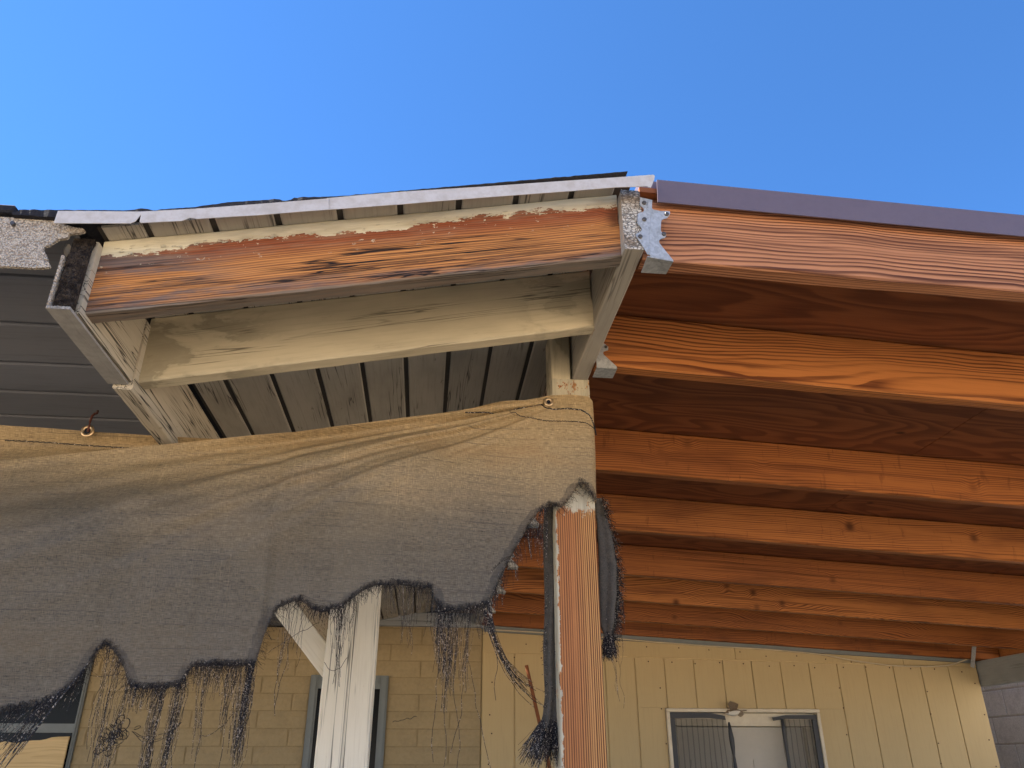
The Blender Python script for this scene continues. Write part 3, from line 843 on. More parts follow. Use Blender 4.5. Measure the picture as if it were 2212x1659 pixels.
st_ = quadbox(xl - hx.x, xr - hx.x, .0005, .046, zs - hx.z - .0018, zs - hx.z)
st_[0][0] = (st_[0][0][0], .0005, at(*z8(352, 1192), HY).z - hx.z - .001); st_[0][4] = (st_[0][4][0], .0005, at(*z8(352, 1192), HY).z - hx.z + .0006)
st_[0][1] = (st_[0][1][0], .0005, at(*z8(668, 1252), HY).z - hx.z - .001); st_[0][5] = (st_[0][5][0], .0005, at(*z8(668, 1252), HY).z - hx.z + .0006)
rib = tube([Vector((at(*z8(345, 480), HY).x - hx.x, -.0004, at(*z8(345, 480), HY).z - hx.z)), Vector((at(*z8(330, 560), HY).x - hx.x, -.0004, at(*z8(330, 560), HY).z - hx.z))], .0016, 8)
rib2 = tube([Vector((at(*z8(385, 580), HY).x - hx.x, .0006, at(*z8(385, 580), HY).z - hx.z)), Vector((at(*z8(345, 1170), HY).x - hx.x, .0006, at(*z8(345, 1170), HY).z - hx.z))], .0016, 8)
hang = Q('joist_hanger', mesh('hanger', *join([pl, st_, rib, rib2])), MAT['galv'], 'large galvanised hanger screwed over the beam end', tuple(hx))
for s in ((288, 492), (290, 708), (236, 932), (582, 640), (546, 898)):
    p = at(*z8(*s), HY - .001)
    screw_at(hang, p)
gen = [(0, .115), (.020, .115), (.028, .108), (.030, .095), (.024, .086), (.017, .082), (.016, .056), (.024, .052), (.030, .046), (.029, .037), (.018, .033), (.017, .026), (.046, -.004), (.048, -.009), (0, -.009)]
gme = mesh('hanger_small', *join([plate(gen, .0014, 0.0), quadbox(0, .048, .0003, .05, -.0105, -.0092)]))
for i, y in enumerate(RY[1:7]):
    hg = Q('joist_hanger', gme, MAT['galv'], None, (.3612, y - .0022, .829))
    if i < 2:
        for q in ((.024, .098), (.024, .045)): screw_at(hg, Vector((.3612 + q[0], y - .0032, .829 + q[1])), .0036)
Q('rim_board', beam_mesh(4.6, .15, .035, 20, .001, .003, 71), MAT['orange'], None, (4.025, 1.14, .645), (0, 0, math.pi / 2))
# right header, end strap
Q('header', beam_mesh(4.35, .165, .06, 30, .001, .003, 55), MAT['greypaint'], 'grey painted header along the low right side', (3.905, 1.1, .478), (0, 0, math.pi / 2))
Q('end_block', beam_mesh(.045, .12, .05, 6, .002, .004, 57), MAT['cream'], 'broken pale timber end below the header', (3.852, 5.345, .50))
Q('metal_strap', mesh('strap', *plate([(0, 0), (.03, 0), (.03, .2), (0, .2)], .0015, 0)), MAT['galv'], None, (3.74, 5.345, .60), (0, .35, 0))

# ================================================================== posts
RP = Matrix(((0, -1, 0), (0, 0, -1), (1, 0, 0))).to_euler()     # local X up, Y to the left, Z to the camera
post = thing('wooden_post', 'red brown bare wood post with paint flaking at the top, carrying the beam', 'post', (.315, 1.70, GZ))
o = link('shaft', beam_mesh(.8285 - GZ, .088, .0905, 60, .0009, .0015, 61), MAT['redpost'], post, Vector((.3605, 1.748, GZ)) - post.location, RP)
o = link('tongue', beam_mesh(.13, .088, .046, 10, .0008, .002, 62), MAT['cream'], post, Vector((.3155, 1.748, .8288)) - post.location, RP)
o['label'] = 'notched cream tongue beside the beam'
wp = thing('wooden_post', 'white flaking paint post standing behind the torn cloth', 'post', (-.21, 2.35, GZ))
link('shaft', beam_mesh(.845 - GZ, .092, .137, 60, .0012, .004, 66), MAT['postpaint'], wp, Vector((-.139, 2.392, GZ)) - wp.location, RP)
a, b = Vector((-.225, 2.318, .245)), Vector((-.60, 2.318, .66))
d = b - a
link('brace', beam_mesh(d.length, .062, .038, 16, .001, .003, 68), MAT['postpaint'], wp, a - wp.location, (0, math.atan2(-d.z, d.x), 0))

# ================================================================== back walls
WY = 5.42
bw = thing('block_wall', 'tan painted slump block house wall behind the torn cloth', 'wall', (-1.5, WY, GZ))
def B(name, me, mat, loc, par, rot=(0, 0, 0), label=None):
    o = link(name, me, mat, par, Vector(loc) - par.location, rot)
    if label: o['label'] = label
    return o
B('mortar_bed', box_mesh(-3.2, 1.869, .006, .12, 0, .79 - GZ), MAT['mortar'], bw.location, bw)
B('mortar_bed', box_mesh(.915, 1.868, .007, .119, .791 - GZ, .905 - GZ), MAT['mortar'], bw.location, bw)
BL, BH = .398, .1016
def brick_mesh(L, seed):
    V, F = [], []
    nx, nzv = 8, 3
    h = BH - .008
    r_ = random.Random(seed)
    for j in range(nzv + 1):
        for i in range(nx + 1):
            x, z = lerp(0, L, i / nx), lerp(0, h, j / nzv)
            e = (i in (0, nx)) + (j in (0, nzv))
            V.append((x + r_.uniform(-.001, .001), -.001 + .004 * min(1, e) + .0022 * nz(x * 14, z * 30, seed), z + r_.uniform(-.001, .001)))
    for j in range(nzv):
        for i in range(nx): q = j * (nx + 1) + i; F.append((q, q + 1, q + nx + 2, q + nx + 1))
    m = len(V)
    V += [(0, .05, 0), (L, .05, 0), (L, .05, h), (0, .05, h)]
    bot = list(range(nx + 1)); top = [nzv * (nx + 1) + i for i in range(nx + 1)]
    F += [tuple(bot[::-1] + [m, m + 1])[:], tuple(top + [m + 2, m + 3]), (0, m, m + 3, top[0]) , (bot[-1], top[-1], m + 2, m + 1)]
    return mesh('brick', V, F)
bmeshes = [brick_mesh(BL - .009, k) for k in range(5)]
hmesh = brick_mesh(BL / 2 - .009, 9)
W1 = at(170, 1570, WY).x; W2a, W2b = at(673, 1457, WY), at(840, 1460, WY)
WIN = [(W1 - .9, W1, -1.5, .60), (W2a.x, W2b.x, -1.5, W2b.z)]          # openings x0, x1, z0, z1
zb0 = .905 - BH * 15
for row in range(15):
    z = zb0 + row * BH + .004
    off = 0 if row % 2 else BL / 2
    x = .368
    first = True
    while x > -3.7:
        L = BL / 2 if (first and off) else BL
        first = False
        a, b = x - L, x
        x = a
        if z > .79 - .05 and a < -.56: continue
        segs = [(a, b)]
        for (w0, w1, h0, h1) in WIN:
            if h0 < z + .03 and z + .05 < h1:
                ns = []
                for (p_, q_) in segs:
                    if q_ <= w0 or p_ >= w1: ns.append((p_, q_)); continue
                    if p_ < w0: ns.append((p_, w0))
                    if q_ > w1: ns.append((w1, q_))
                segs = ns
        for (p_, q_) in segs:
            if q_ - p_ < .03: continue
            if abs(q_ - p_ - BL) < 1e-6: me = rnd.choice(bmeshes)
            elif abs(q_ - p_ - BL / 2) < 1e-6: me = hmesh
            else: me = brick_mesh(q_ - p_ - .009, 20 + row)
            B('brick', me, MAT['brick'], (p_ + .0045, WY, z), bw)
B('wall_trim', box_mesh(.92, 1.866, -.03, .004, .815 - GZ, .90 - GZ, .003), MAT['greypaint'], bw.location, bw, label='grey trim board along the top of the block wall')
B('wall_trim', box_mesh(.92, 1.866, -.055, -.032, .845 - GZ, .90 - GZ, .003), MAT['greypaint'], bw.location, bw)
def window(par, x0, x1, z0, z1_, board):
    f = .05 if not board else .022
    parts = [(x0, x0 + f, z0, z1_), (x1 - f, x1, z0, z1_), (x0 + f + .001, x1 - f - .001, z1_ - f, z1_)]
    fr = B('window', mesh('pane_frame', *join([quadbox(a, b, -.014, .04, c, d) for a, b, c, d in parts] + [quadbox(a + .012, b - .012, -.022, -.0145, c, d - .012) for a, b, c, d in parts])), MAT['frame_grey'], (0, WY, 0), par)
    link('pane', box_mesh(x0 + f, x1 - f, -.003, .001, z0, z1_ - f), MAT['glass'], fr)
    link('sash_rail', box_mesh(x0 + f + .001, x1 - f - .001, -.012, -.0035, *((.165, .215) if board else (z1_ - f - .03, z1_ - f - .001))), MAT['frame_grey'], fr)
    if board:
        n = 26
        V, F = [], []
        for t in (0, .01):
            for i in range(n + 1):
                x = lerp(x0 + f + .004, x1 - .03, i / n)
                u = i / n
                top = .112 + .010 * nz(x * 14, 3, 3) + .030 * smooth((u - .66) / .3) + .006 * nz(x * 60, 1, 1)  # curved top shaped like the shadow edge on the plywood
                V += [(x, -.03 + t, z0), (x, -.03 + t, top)]
        m = 2 * (n + 1)
        for i in range(n):
            q = 2 * i
            F += [(q, q + 2, q + 3, q + 1), (m + q, m + q + 1, m + q + 3, m + q + 2), (q + 1, q + 3, m + q + 3, m + q + 1)]
        bo = link('board', mesh('ply_board', V, F), MAT['ply'], fr)
        bo['label'] = 'plywood sheet at the lower window, sun patch put into its pale tone and curved top'
    return fr
window(bw, *WIN[0], True)['label'] = 'window with dark glass and plywood at far left'
window(bw, *WIN[1], False)['label'] = 'grey framed window behind the white post'

sw = thing('siding_wall', 'tan grooved plywood siding wall under the orange rafters', 'wall', (2.1, WY, GZ))
O = sw.location
D0, D1, DT = 1.581, 2.629, .324               # door opening
B('backing_sheet', box_mesh(.372 - O.x, D0 - O.x - .002, .008, .10, 0, 2.56), MAT['siding'], O, sw)
B('backing_sheet', box_mesh(D1 - O.x + .002, 3.835 - O.x, .008, .10, 0, 2.38), MAT['siding'], O, sw)
B('backing_sheet', box_mesh(D0 - O.x - .001, D1 - O.x + .001, .0085, .099, DT - GZ + .004, 2.42), MAT['siding'], O, sw)
ed = [.372] + [.585 + .2025 * i for i in range(0, 17)]
ed = [e for e in ed if e < 3.80] + [3.836]
def jz(x): return .642 - .0165 * (x - 1.2)
def siding_strip(a, b, z0, z1a, z1b, seed):
    V, F = [], []
    n = 10
    for k in range(n + 1):
        u = k / n
        for j, (x, dy) in enumerate(((a, .008), (a, .0015), (a + .003, 0), (b - .003, 0), (b, .0015), (b, .008))):
            zt = lerp(z1a, z1b, (x - a) / (b - a))
            V.append((x - a, dy + .0007 * nz(x * 5, u * 9, seed), lerp(z0, zt, u) - z0))
    for k in range(n):
        for j in range(5): F.append((k * 6 + j, k * 6 + j + 1, (k + 1) * 6 + j + 1, (k + 1) * 6 + j))
    F += [tuple(range(6)), tuple(n * 6 + j for j in range(6))]
    return mesh('siding', V, F)
for i in range(len(ed) - 1):
    a, b = ed[i] + .0035, ed[i + 1] - .0035
    if a > D0 - .02 and b < D1 + .05:
        z0 = DT + .002
    else: z0 = GZ + .07
    if a < D0 - .02 < b and b > D0: b_ = b
    if z0 < 0 and (b > D0 and a < D1):           # strip partly over the opening
        if a < D0:
            B('siding_strip', siding_strip(a, D0 - .002, z0, DT + .002, DT + .002, i), MAT['siding'], (a, WY, z0), sw)
        else:
            B('siding_strip', siding_strip(D1 + .002, b, z0, DT + .002, DT + .002, i), MAT['siding'], (D1 + .002, WY, z0), sw)
        z0 = DT + .0035
    B('siding_strip', siding_strip(a, b, z0, jz(a), jz(b), i), MAT['siding'], (a, WY, z0), sw)
def topz(x): return .829 - SR * (x - .36) + .008
for a, b in ((.374, 2.098), (2.101, 3.30), (3.303, 3.834)):
    V = [(a, 0, jz(a) + .006), (b, 0, jz(b) + .006), (b, 0, max(topz(b), jz(b) + .02)), (a, 0, topz(a)), (a, .0075, jz(a) + .006), (b, .0075, jz(b) + .006), (b, .0075, max(topz(b), jz(b) + .02)), (a, .0075, topz(a))]
    V = [(x - a, y, z) for x, y, z in V]
    B('upper_panel', mesh('upper', V, [(0, 1, 2, 3), (4, 7, 6, 5), (0, 4, 5, 1), (1, 5, 6, 2), (2, 6, 7, 3), (3, 7, 4, 0)]), MAT['siding'], (a, WY - .001, 0), sw)
# bead of pale caulk on the joint, sagging skirt board below the last rafter
pts = [(lerp(1.15, 3.3, i / 60), WY - .0015, jz(lerp(1.15, 3.3, i / 60)) + .003 + .003 * nz(i * .7, 0, 0)) for i in range(61)]
B('caulk_bead', mesh('caulk', *tube([Vector(p) - Vector((2.1, WY, 0)) for p in pts], [.004 + .003 * abs(nz(i * .9, 3, 0)) for i in range(61)], 6)), MAT['caulk'], (2.1, WY, 0), sw)
B('ledger_strip', mesh('ledger', [(.38, -.032, topz(.38) - .045), (3.80, -.032, topz(3.80) - .03), (3.80, -.032, topz(3.8) - .009), (.38, -.032, topz(.38) - .009), (.38, -.003, topz(.38) - .045), (3.80, -.003, topz(3.8) - .03), (3.8, -.003, topz(3.8) - .009), (.38, -.003, topz(.38) - .009)], [(0, 1, 2, 3), (4, 7, 6, 5), (0, 4, 5, 1), (1, 5, 6, 2), (2, 6, 7, 3), (3, 7, 4, 0)]), MAT['frame_grey'], (0, WY, 0), sw)
nv, nf = tube([(0, 0, 0), (0, -.002, 0)], [.0048, .004], 8)
nme = mesh('nail', nv, nf)
def nail(x, z): B('nail', nme, MAT['nail'], (x, WY - .0006, z), sw)
r2 = random.Random(3)
for i in range(19): nail(.6 + i * .172 + r2.uniform(-.03, .03), jz(.6 + i * .172) - .02 + r2.uniform(-.01, .006))
for i in range(12):
    x = .7 + i * .2 + r2.uniform(-.05, .05); nail(x, min(topz(x) - .07, jz(x) + .07) + r2.uniform(-.01, .01))
for x in (.43, 1.56, 2.80, 3.43, 3.80):
    for k in range(4): nail(x + r2.uniform(-.012, .012), .47 - k * .165 + r2.uniform(-.03, .03))
# door in the siding wall
door = thing('screen_door', 'white trimmed doorway with torn dark screen and panel door behind', 'door', (2.105, WY, GZ))
def DR(name, me, mat, label=None, par=None):
    o = link(name, me, mat, par or door)
    if par is None: o.location = -door.location + Vector((0, WY, 0))
    if label: o['label'] = label
    return o
T = .022
for (a, b, c, d) in ((D0 + .001, D0 + T, GZ + .07, DT - T - .001), (D1 - T, D1 - .001, GZ + .07, DT - T - .001), (D0 + .001, D1 - .001, DT - T, DT)):
    DR('frame', box_mesh(a, b, -.022, .13, c, d, .002), MAT['frame_white'])
for (a, b, c, d) in ((D0 + T + .001, D0 + T + .034, GZ + .07, DT - T - .04), (D1 - T - .034, D1 - T - .001, GZ + .07, DT - T - .04)):
    DR('screen_frame', box_mesh(a, b, -.012, .004, c, d, .001), MAT['screenframe'])
xa, xb = at(*z12(970, 860), WY).x, at(*z12(1490, 860), WY).x
def slab(p, th, y): return mesh('bar', *plate(p, th, y))
DR('screen_frame', slab([(D0 + T + .001, DT - T - .002), (xa - .10, DT - T - .004), (xa, DT - T - .022), (xa + .004, DT - T - .046), (xa - .1, DT - T - .036), (D0 + T + .001, DT - T - .039)], .012, -.012), MAT['screenframe'], 'bent left end of the screen frame')
DR('screen_frame', slab([(xb, DT - T - .030), (xb + .09, DT - T - .016), (D1 - T - .001, DT - T - .012), (D1 - T - .001, DT - T - .039), (xb + .09, DT - T - .038), (xb + .005, DT - T - .050)], .012, -.012), MAT['screenframe'])
DR('head_trim', box_mesh(D0 + T + .001, D1 - T - .001, .03, .128, DT - T - .082, DT - T - .003, .002), MAT['frame_white'])
DR('inner_jamb', box_mesh(D0 + T + .001, D0 + .085, .05, .128, GZ + .07, DT - T - .084, .002), MAT['frame_white'])
DR('inner_jamb', box_mesh(D1 - .085, D1 - T - .001, .05, .128, GZ + .07, DT - T - .084, .002), MAT['frame_white'])
leaf = DR('door_leaf', box_mesh(D0 + .088, D1 - .088, .085, .125, GZ + .07, DT - T - .086, .002), MAT['doorpaint'], 'off white panel door seen through the torn screen')
for (a, b) in ((D0 + .17, D0 + .46), (D0 + .59, D1 - .17)):
    for (c, d) in ((-.12, .02), (-.75, -.2), (-1.5, -.9)):
        w_ = .014
        V, F = join([quadbox(a, b, .0795, .0845, d - w_, d), quadbox(a, b, .0795, .0845, c, c + w_), quadbox(a, a + w_, .0795, .0845, c + w_ + .0005, d - w_ - .0005), quadbox(b - w_, b, .0795, .0845, c + w_ + .0005, d - w_ - .0005)])
        DR('panel_moulding', mesh('mould', V, F), MAT['doorpaint'], None, leaf)
def screen_sheet(xl_top, xr_top, xl_bot, xr_bot, ztop, side, seed):
    V, F = [], []
    n, m = 24, 26
    for k in range(m + 1):
        v = k / m
        z = lerp(ztop, -1.0, v)
        for i in range(n + 1):
            u = i / n
            x = lerp(lerp(xl_top, xl_bot, min(1, v * 3)), lerp(xr_top, xr_bot, min(1, v * 3)), u)
            tear = u if side > 0 else 1 - u
            V.append((x + .01 * tear * nz(z * 9, seed, 1), -.004 + .05 * tear * tear * nz(z * 5, u * 3, seed) + .01 * math.sin(u * 30) * tear, z))
    for k in range(m):
        for i in range(n): q = k * (n + 1) + i; F.append((q, q + 1, q + n + 2, q + n + 1))
    return mesh('screen', V, F, True)
DR('screen_mesh', screen_sheet(D0 + T + .03, xa, D0 + T + .03, xa + .065, DT - T - .04, 1, 2), MAT['screen'], 'left half of the torn insect screen')
DR('screen_mesh', screen_sheet(xb + .05, D1 - T - .03, xb + .06, D1 - T - .03, DT - T - .04, -1, 5), MAT['screen'], 'right half of the torn insect screen')
def torn_roll(x, zt, zb, r, seed, drift):
    pts, rad = [], []
    for i in range(26):
        u = i / 25
        pts.append((x + drift * u + .012 * nz(u * 5, seed, 0), -.018 + .01 * nz(u * 4, seed, 4), lerp(zt, zb, u)))
        rad.append(r * (.35 + .9 * abs(nz(u * 6, seed, 9)) + .35 * u))
    return mesh('torn_edge', *tube(pts, rad, 8), True)
DR('torn_edge', torn_roll(xa + .02, DT - T - .06, -1.0, .017, 3, .06), MAT['screenframe'], 'curled torn edge of the left screen')
DR('torn_edge', torn_roll(xb + .06, DT - T - .04, -1.0, .026, 8, .01), MAT['screenframe'], 'curled torn edge of the right screen')
tag(link('house_interior', box_mesh(-4.1, 3.86, 5.57, 5.6, GZ, 1.2), MAT['inside']), 'house wall closing the rooms behind the porch', kind='structure')

# house body behind, taller: it blocks the sun from the back
hb = link('house', box_mesh(-6, 3.95, 5.62, 11, GZ, 1.95, .01), MAT['brick'])
tag(hb, 'tan main body of the house rising behind the porch roof', 'house')

# grey block wall outside, right edge
gw = thing('concrete_wall', 'grey concrete block wall at the right edge beyond the header', 'wall', (4.62, 7.0, GZ))
B('mortar_bed', box_mesh(.005, .19, -3.2, 5, 0, 2.9), MAT['blockmortar'], gw.location, gw)
gbm = mesh('block', *quadbox(-.0, .15, 0, .39, 0, .19))
bm = bmesh.new(); bm.from_mesh(gbm); bmesh.ops.bevel(bm, geom=list(bm.edges), offset=.005, segments=1, affect='EDGES'); bm.to_mesh(gbm); bm.free()
for r_ in range(4, 13):
    for c_ in range(10):
        B('block', gbm, MAT['block'], (4.62, 4.3 + c_ * .4 + (.2 if r_ % 2 else 0), GZ + .06 + r_ * .2), gw)

# ================================================================== small things on the wall
pts = [(.42, .80), (1.0, .775), (1.5, .738), (1.9, .715), (2.3, .70), (2.7, .672), (2.95, .628), (3.2, .602), (3.45, .60), (3.62, .607), (3.72, .64), (3.80, .665)]
cp = []
for i in range(80):
    x = lerp(.42, 3.80, i / 79)
    cp.append(Vector((x, WY - .036 if x > .8 else WY - .036, interp(pts, x))))
for _ in range(3): cp = [cp[0]] + [(cp[i - 1] + cp[i] * 2 + cp[i + 1]) / 4 for i in range(1, len(cp) - 1)] + [cp[-1]]
o = link('cable', mesh('cable', *tube(cp, .0045, 6), True), MAT['cable'])
tag(o, 'thin pale cable sagging along the top of the siding wall', 'cable')
a, b = at(1137, 1437, 5.2), at(1166, 1565, 5.2)
d = (b - a); bot = a + d * ((GZ - a.z) / d.z)
V, F = tube([a, a + (bot - a) * .3, bot], [.011, .012, .013], 8)
V = [Vector(v) - bot for v in V]
tag(link('stick', mesh('stick', V, F), MAT['stick'], None, bot), 'thin rust brown stick leaning by the siding wall corner', 'stick')

# bird at its nest over the doorway
bp = at(*z12(1080, 852), WY - .03)
nest = link('bird_nest', None, None)
bpy.data.objects.remove(nest)
V, F = [], []
nu, nvv = 26, 12
for j in range(nvv + 1):
    t = lerp(-.5 * math.pi, .5 * math.pi, j / nvv)
    for i in range(nu):
        p_ = 2 * math.pi * i / nu
        k = 1 + .22 * nz(math.cos(p_) * 3, math.sin(p_) * 3, t * 3) + .12 * nz(math.cos(p_) * 11, math.sin(p_) * 11, t * 9)
        V.append((.019 * k * math.cos(t) * math.cos(p_), .024 * k * math.cos(t) * math.sin(p_), .017 * k * math.sin(t)))
for j in range(nvv):
    for i in range(nu): F.append((j * nu + i, j * nu + (i + 1) % nu, (j + 1) * nu + (i + 1) % nu, (j + 1) * nu + i))
pn = at(*z12(1148, 858), WY - .03)
tag(link('bird_nest', mesh('nest', V, F), MAT['mud'], None, pn), 'small ragged mud nest on the doorway trim beside the bird', 'nest')
# body: a lathed spindle, head to the left and low, tail to the right
prof = [(-.062, .001), (-.055, .004), (-.046, .006), (-.040, .0125), (-.030, .0165), (-.020, .0175), (-.008, .021), (.006, .023), (.020, .021), (.034, .015), (.046, .009), (.060, .0075), (.080, .008), (.090, .006)]
V, F = [], []
nk = 16
for (x, r_) in prof:
    for k in range(nk):
        t = 2 * math.pi * k / nk
        fl = .45 if x > .05 else 1.
        V.append((x, r_ * math.cos(t), r_ * math.sin(t) * fl + (.004 if x < -.02 else 0)))
for i in range(len(prof) - 1):
    for k in range(nk): F.append((i * nk + k, i * nk + (k + 1) % nk, (i + 1) * nk + (k + 1) % nk, (i + 1) * nk + k))
F += [tuple(range(nk)), tuple((len(prof) - 1) * nk + k for k in range(nk))]
def wing(sy, sweep):
    """fan of overlapping flight feathers rising from the shoulder"""
    VV, FF = [], []
    for f in range(9):
        ang = math.radians(lerp(72, 112, f / 8) + sweep)
        L = lerp(.062, .042, abs(f - 2) / 6)
        base = Vector((lerp(-.012, .02, f / 8), sy * .014, .012))
        dr = Vector((math.cos(ang) * -1, sy * .35, math.sin(ang))).normalized()
        sd = Vector((math.sin(ang), 0, math.cos(ang)))
        o = len(VV)
        for q, wd in ((0, .003), (.4, .006), (.8, .0055), (1, .001)):
            c = base + dr * (L * q) + Vector((0, sy * .012 * q * q + f * .0006, 0))
            for e_ in (-1, 1):
                for th in (-.0006, .0006): VV.append(c + sd * (wd * e_) + Vector((0, th, 0)))
        for q in range(3):
            s0 = o + q * 4
            FF += [(s0, s0 + 2, s0 + 6, s0 + 4), (s0 + 1, s0 + 5, s0 + 7, s0 + 3), (s0, s0 + 4, s0 + 5, s0 + 1), (s0 + 2, s0 + 3, s0 + 7, s0 + 6)]
    return VV, FF
me = mesh('bird', *join([(V, F), wing(1, -26), wing(-1, 6)]), True)
me.materials.append(MAT['belly']); me.materials.append(MAT['feather'])
nb = (len(prof) - 1) * nk
for p_ in me.polygons:
    c = p_.center
    p_.material_index = 1 if (c.z > .006 or c.x > .05 or (c.x < -.03 and c.z > .0)) else 0
bird = link('bird', me, None, None, bp + Vector((-.006, 0, .004)), (0, math.radians(-8), math.radians(-12)))
tag(bird, 'small brown bird with white belly and raised wings over the doorway', 'bird')

# ================================================================== torn shade cloth
CY = 1.640
cloth = thing('shade_cloth', 'torn brown mesh shade cloth hung between the post and the left eave', 'shade cloth', (-.3, CY, .66))
CO = cloth.location
top_px = [(-420, 1050), (-60, 1008), (0, 998), (150, 981), (330, 963), (480, 951), (640, 936), (780, 916), (900, 897), (1000, 883), (1100, 869), (1150, 861), (1190, 854), (1230, 852), (1270, 856), (1288, 864)]
bot_px = [(-420, 1600), (-60, 1556), (0, 1542), (61, 1532), (118, 1518), (160, 1490), (188, 1462), (207, 1433), (221, 1410), (238, 1396), (250, 1405), (264, 1424), (278, 1452), (285, 1476), (301, 1490), (367, 1490), (396, 1485), (410, 1462), (424, 1443), (541, 1441), (556, 1438), (565, 1410), (574, 1377), (589, 1339), (607, 1316), (631, 1304), (655, 1302), (672, 1318), (700, 1326), (735, 1318), (752, 1305), (780, 1283), (815, 1268), (860, 1268), (900, 1270), (932, 1274), (940, 1300), (955, 1320), (985, 1322), (1015, 1318), (1040, 1312), (1058, 1300), (1070, 1275), (1088, 1235), (1105, 1200), (1122, 1172), (1145, 1130), (1165, 1105), (1190, 1092), (1215, 1097), (1232, 1075), (1247, 1050), (1256, 1042), (1266, 1050), (1280, 1070), (1290, 1080)]
def w2(l): return [(p.x, p.z) for p in (at(x, y, CY) for x, y in l)]
topw, botw = w2(top_px), w2(bot_px)
GR = at(1185, 868, CY)
XR = .366
def cloth_y(x, z, u):
    """folds radiate from the grommet on the post and die out downwards"""
    dx, dz = GR.x + .06 - x, GR.z + .012 - z
    r = math.hypot(dx, dz)
    th = math.atan2(dz, max(dx, 1e-4))
    am = smooth(r / .25) * math.exp(-((th - .22) / .22) ** 2) * (1 - .55 * smooth((r - .5) / .7))
    y = am * (.013 * math.sin(th * 34 + .6 * math.sin(r * 5)) + .0062 * math.sin(th * 88 + r * 3) * (1 + nz(r * 4, th * 9, 3)) + .0030 * math.sin(th * 150 - r * 5) + .004 * nz(th * 40, r * 3, 2))
    y += .010 * nz(x * 2.3, z * 3.5, 1) + .004 * nz(x * 7, z * 7, 4)
    # whole sheet leans outward a little below the hem and hangs plumb further down
    y += (-.075 * smooth(u / .40) + .055 * smooth((u - .35) / .65)) * smooth((.22 - x) / .35)
    ex = max(0, (x - .22) / .14)
    return y * (1 - .85 * smooth(ex))
NC, NR = 460, 104
def bottom(x): return interp(botw, x) + .0030 * nz(x * 45, 1, 1) + .0030 * nz(x * 160, 5, 1)
V, F = [], []
XL = topw[0][0]
for i in range(NC + 1):
    s = i / NC * (XR + .10 - XL) + XL            # arc length; past XR the sheet turns round the post
    x = min(s, XR)
    zt, zb = interp(topw, x), bottom(x)
    if s > XR: zt -= .012 * (s - XR) / .1; zb += .015 * (s - XR) / .1
    for k in range(NR + 1):
        u = (k / NR) ** 1.35
        z = lerp(zt, zb, u)
        xx, yy = x, CY + cloth_y(x, z, u)
        c0 = XR - .022
        if s > c0:
            q = (s - c0)
            ang = min(q / .022, math.pi / 2)
            xx = c0 + .022 * math.sin(ang); yy = CY + .022 * (1 - math.cos(ang)) + max(0, q - .022 * math.pi / 2)
            xx += .004 * nz(z * 9, 0, s * 9)
        V.append((xx - CO.x, yy - CO.y, z - CO.z))
for i in range(NC):
    for k in range(NR):
        q = i * (NR + 1) + k
        F.append((q, q + 1, q + NR + 2, q + NR + 1))
cme = mesh('cloth_sheet', V, F, True)
ea = cme.attributes.new('frayed', 'FLOAT', 'POINT')
ev = []
for i in range(NC + 1):
    x = min(i / NC * (XR + .10 - XL) + XL, XR)
    zt, zb = interp(topw, x), bottom(x)
    for k in range(NR + 1):
        z = lerp(zt, zb, (k / NR) ** 1.35)
        near = min(math.hypot(x + dx - x, z - bottom(x + dx)) if z > bottom(x + dx) else 0 for dx in (-.02, -.012, -.006, 0, .006, .012, .02))
        ev.append(max(0, 1 - near / (.020 + .016 * nz(x * 14, z * 14, 4))))
ea.data.foreach_set('value', ev)
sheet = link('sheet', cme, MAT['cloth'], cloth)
# hem flap turned over behind the upper edge
f_top = w2([(-420, 872), (-60, 900), (0, 905), (100, 911), (190, 918), (350, 928), (550, 938), (640, 935), (780, 912), (900, 893), (1000, 879), (1110, 864)])
f_bot = w2([(-420, 1075), (-60, 1040), (0, 1030), (150, 1012), (330, 992), (480, 975), (640, 956), (780, 930), (900, 908), (1000, 893), (1110, 878)])
V, F = [], []
n, m = 140, 20
for i in range(n + 1):
    x = lerp(f_top[0][0], f_top[-1][0], i / n)
    for k in range(m + 1):
        u = k / m
        z = lerp(interp(f_top, x), interp(f_bot, x), u)
        y = CY + .034 + .010 * math.sin(u * 8.5 + x * 1.2) * smooth((-.15 - x) / .5) + .003 * nz(x * 6, z * 20, 7) + .012 * smooth((-.2 - x) / .4)
        V.append((x - CO.x, y - CO.y, z - CO.z))
for i in range(n):
    for k in range(m): q = i * (m + 1) + k; F.append((q, q + 1, q + m + 2, q + m + 1))
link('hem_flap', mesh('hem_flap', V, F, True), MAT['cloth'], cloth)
# stitched seams
def seam(pxs, y, r=.0012):
    w_ = w2(pxs)
    pts = []
    n = 90
    for i in range(n + 1):
        x = lerp(w_[0][0], w_[-1][0], i / n)
        z = interp(w_, x)
        yy = y if y else (CY + cloth_y(x, z, (interp(topw, x) - z) / (interp(topw, x) - interp(botw, x))) - .0015)
        if x > XR - .022: a_ = (x - XR + .022) / .022; yy = CY + .02 * a_ * a_ * .6 - .001
        pts.append((x - CO.x, yy - CO.y, z - CO.z + .0006 * math.sin(i * 2.1)))
    link('seam', mesh('seam', *tube(pts, r, 5)), MAT['seam'], cloth)
seam([(0, 943), (100, 948), (190, 955), (300, 962), (395, 970)], CY + .022)
seam([(1005, 889), (1080, 887), (1120, 884), (1150, 876), (1166, 872), (1176, 880), (1195, 885), (1225, 883), (1255, 886), (1275, 897), (1287, 920), (1291, 935)], None, .0016)
seam([(1100, 892), (1140, 902), (1180, 910), (1240, 911), (1265, 914), (1289, 924)], None, .0009)
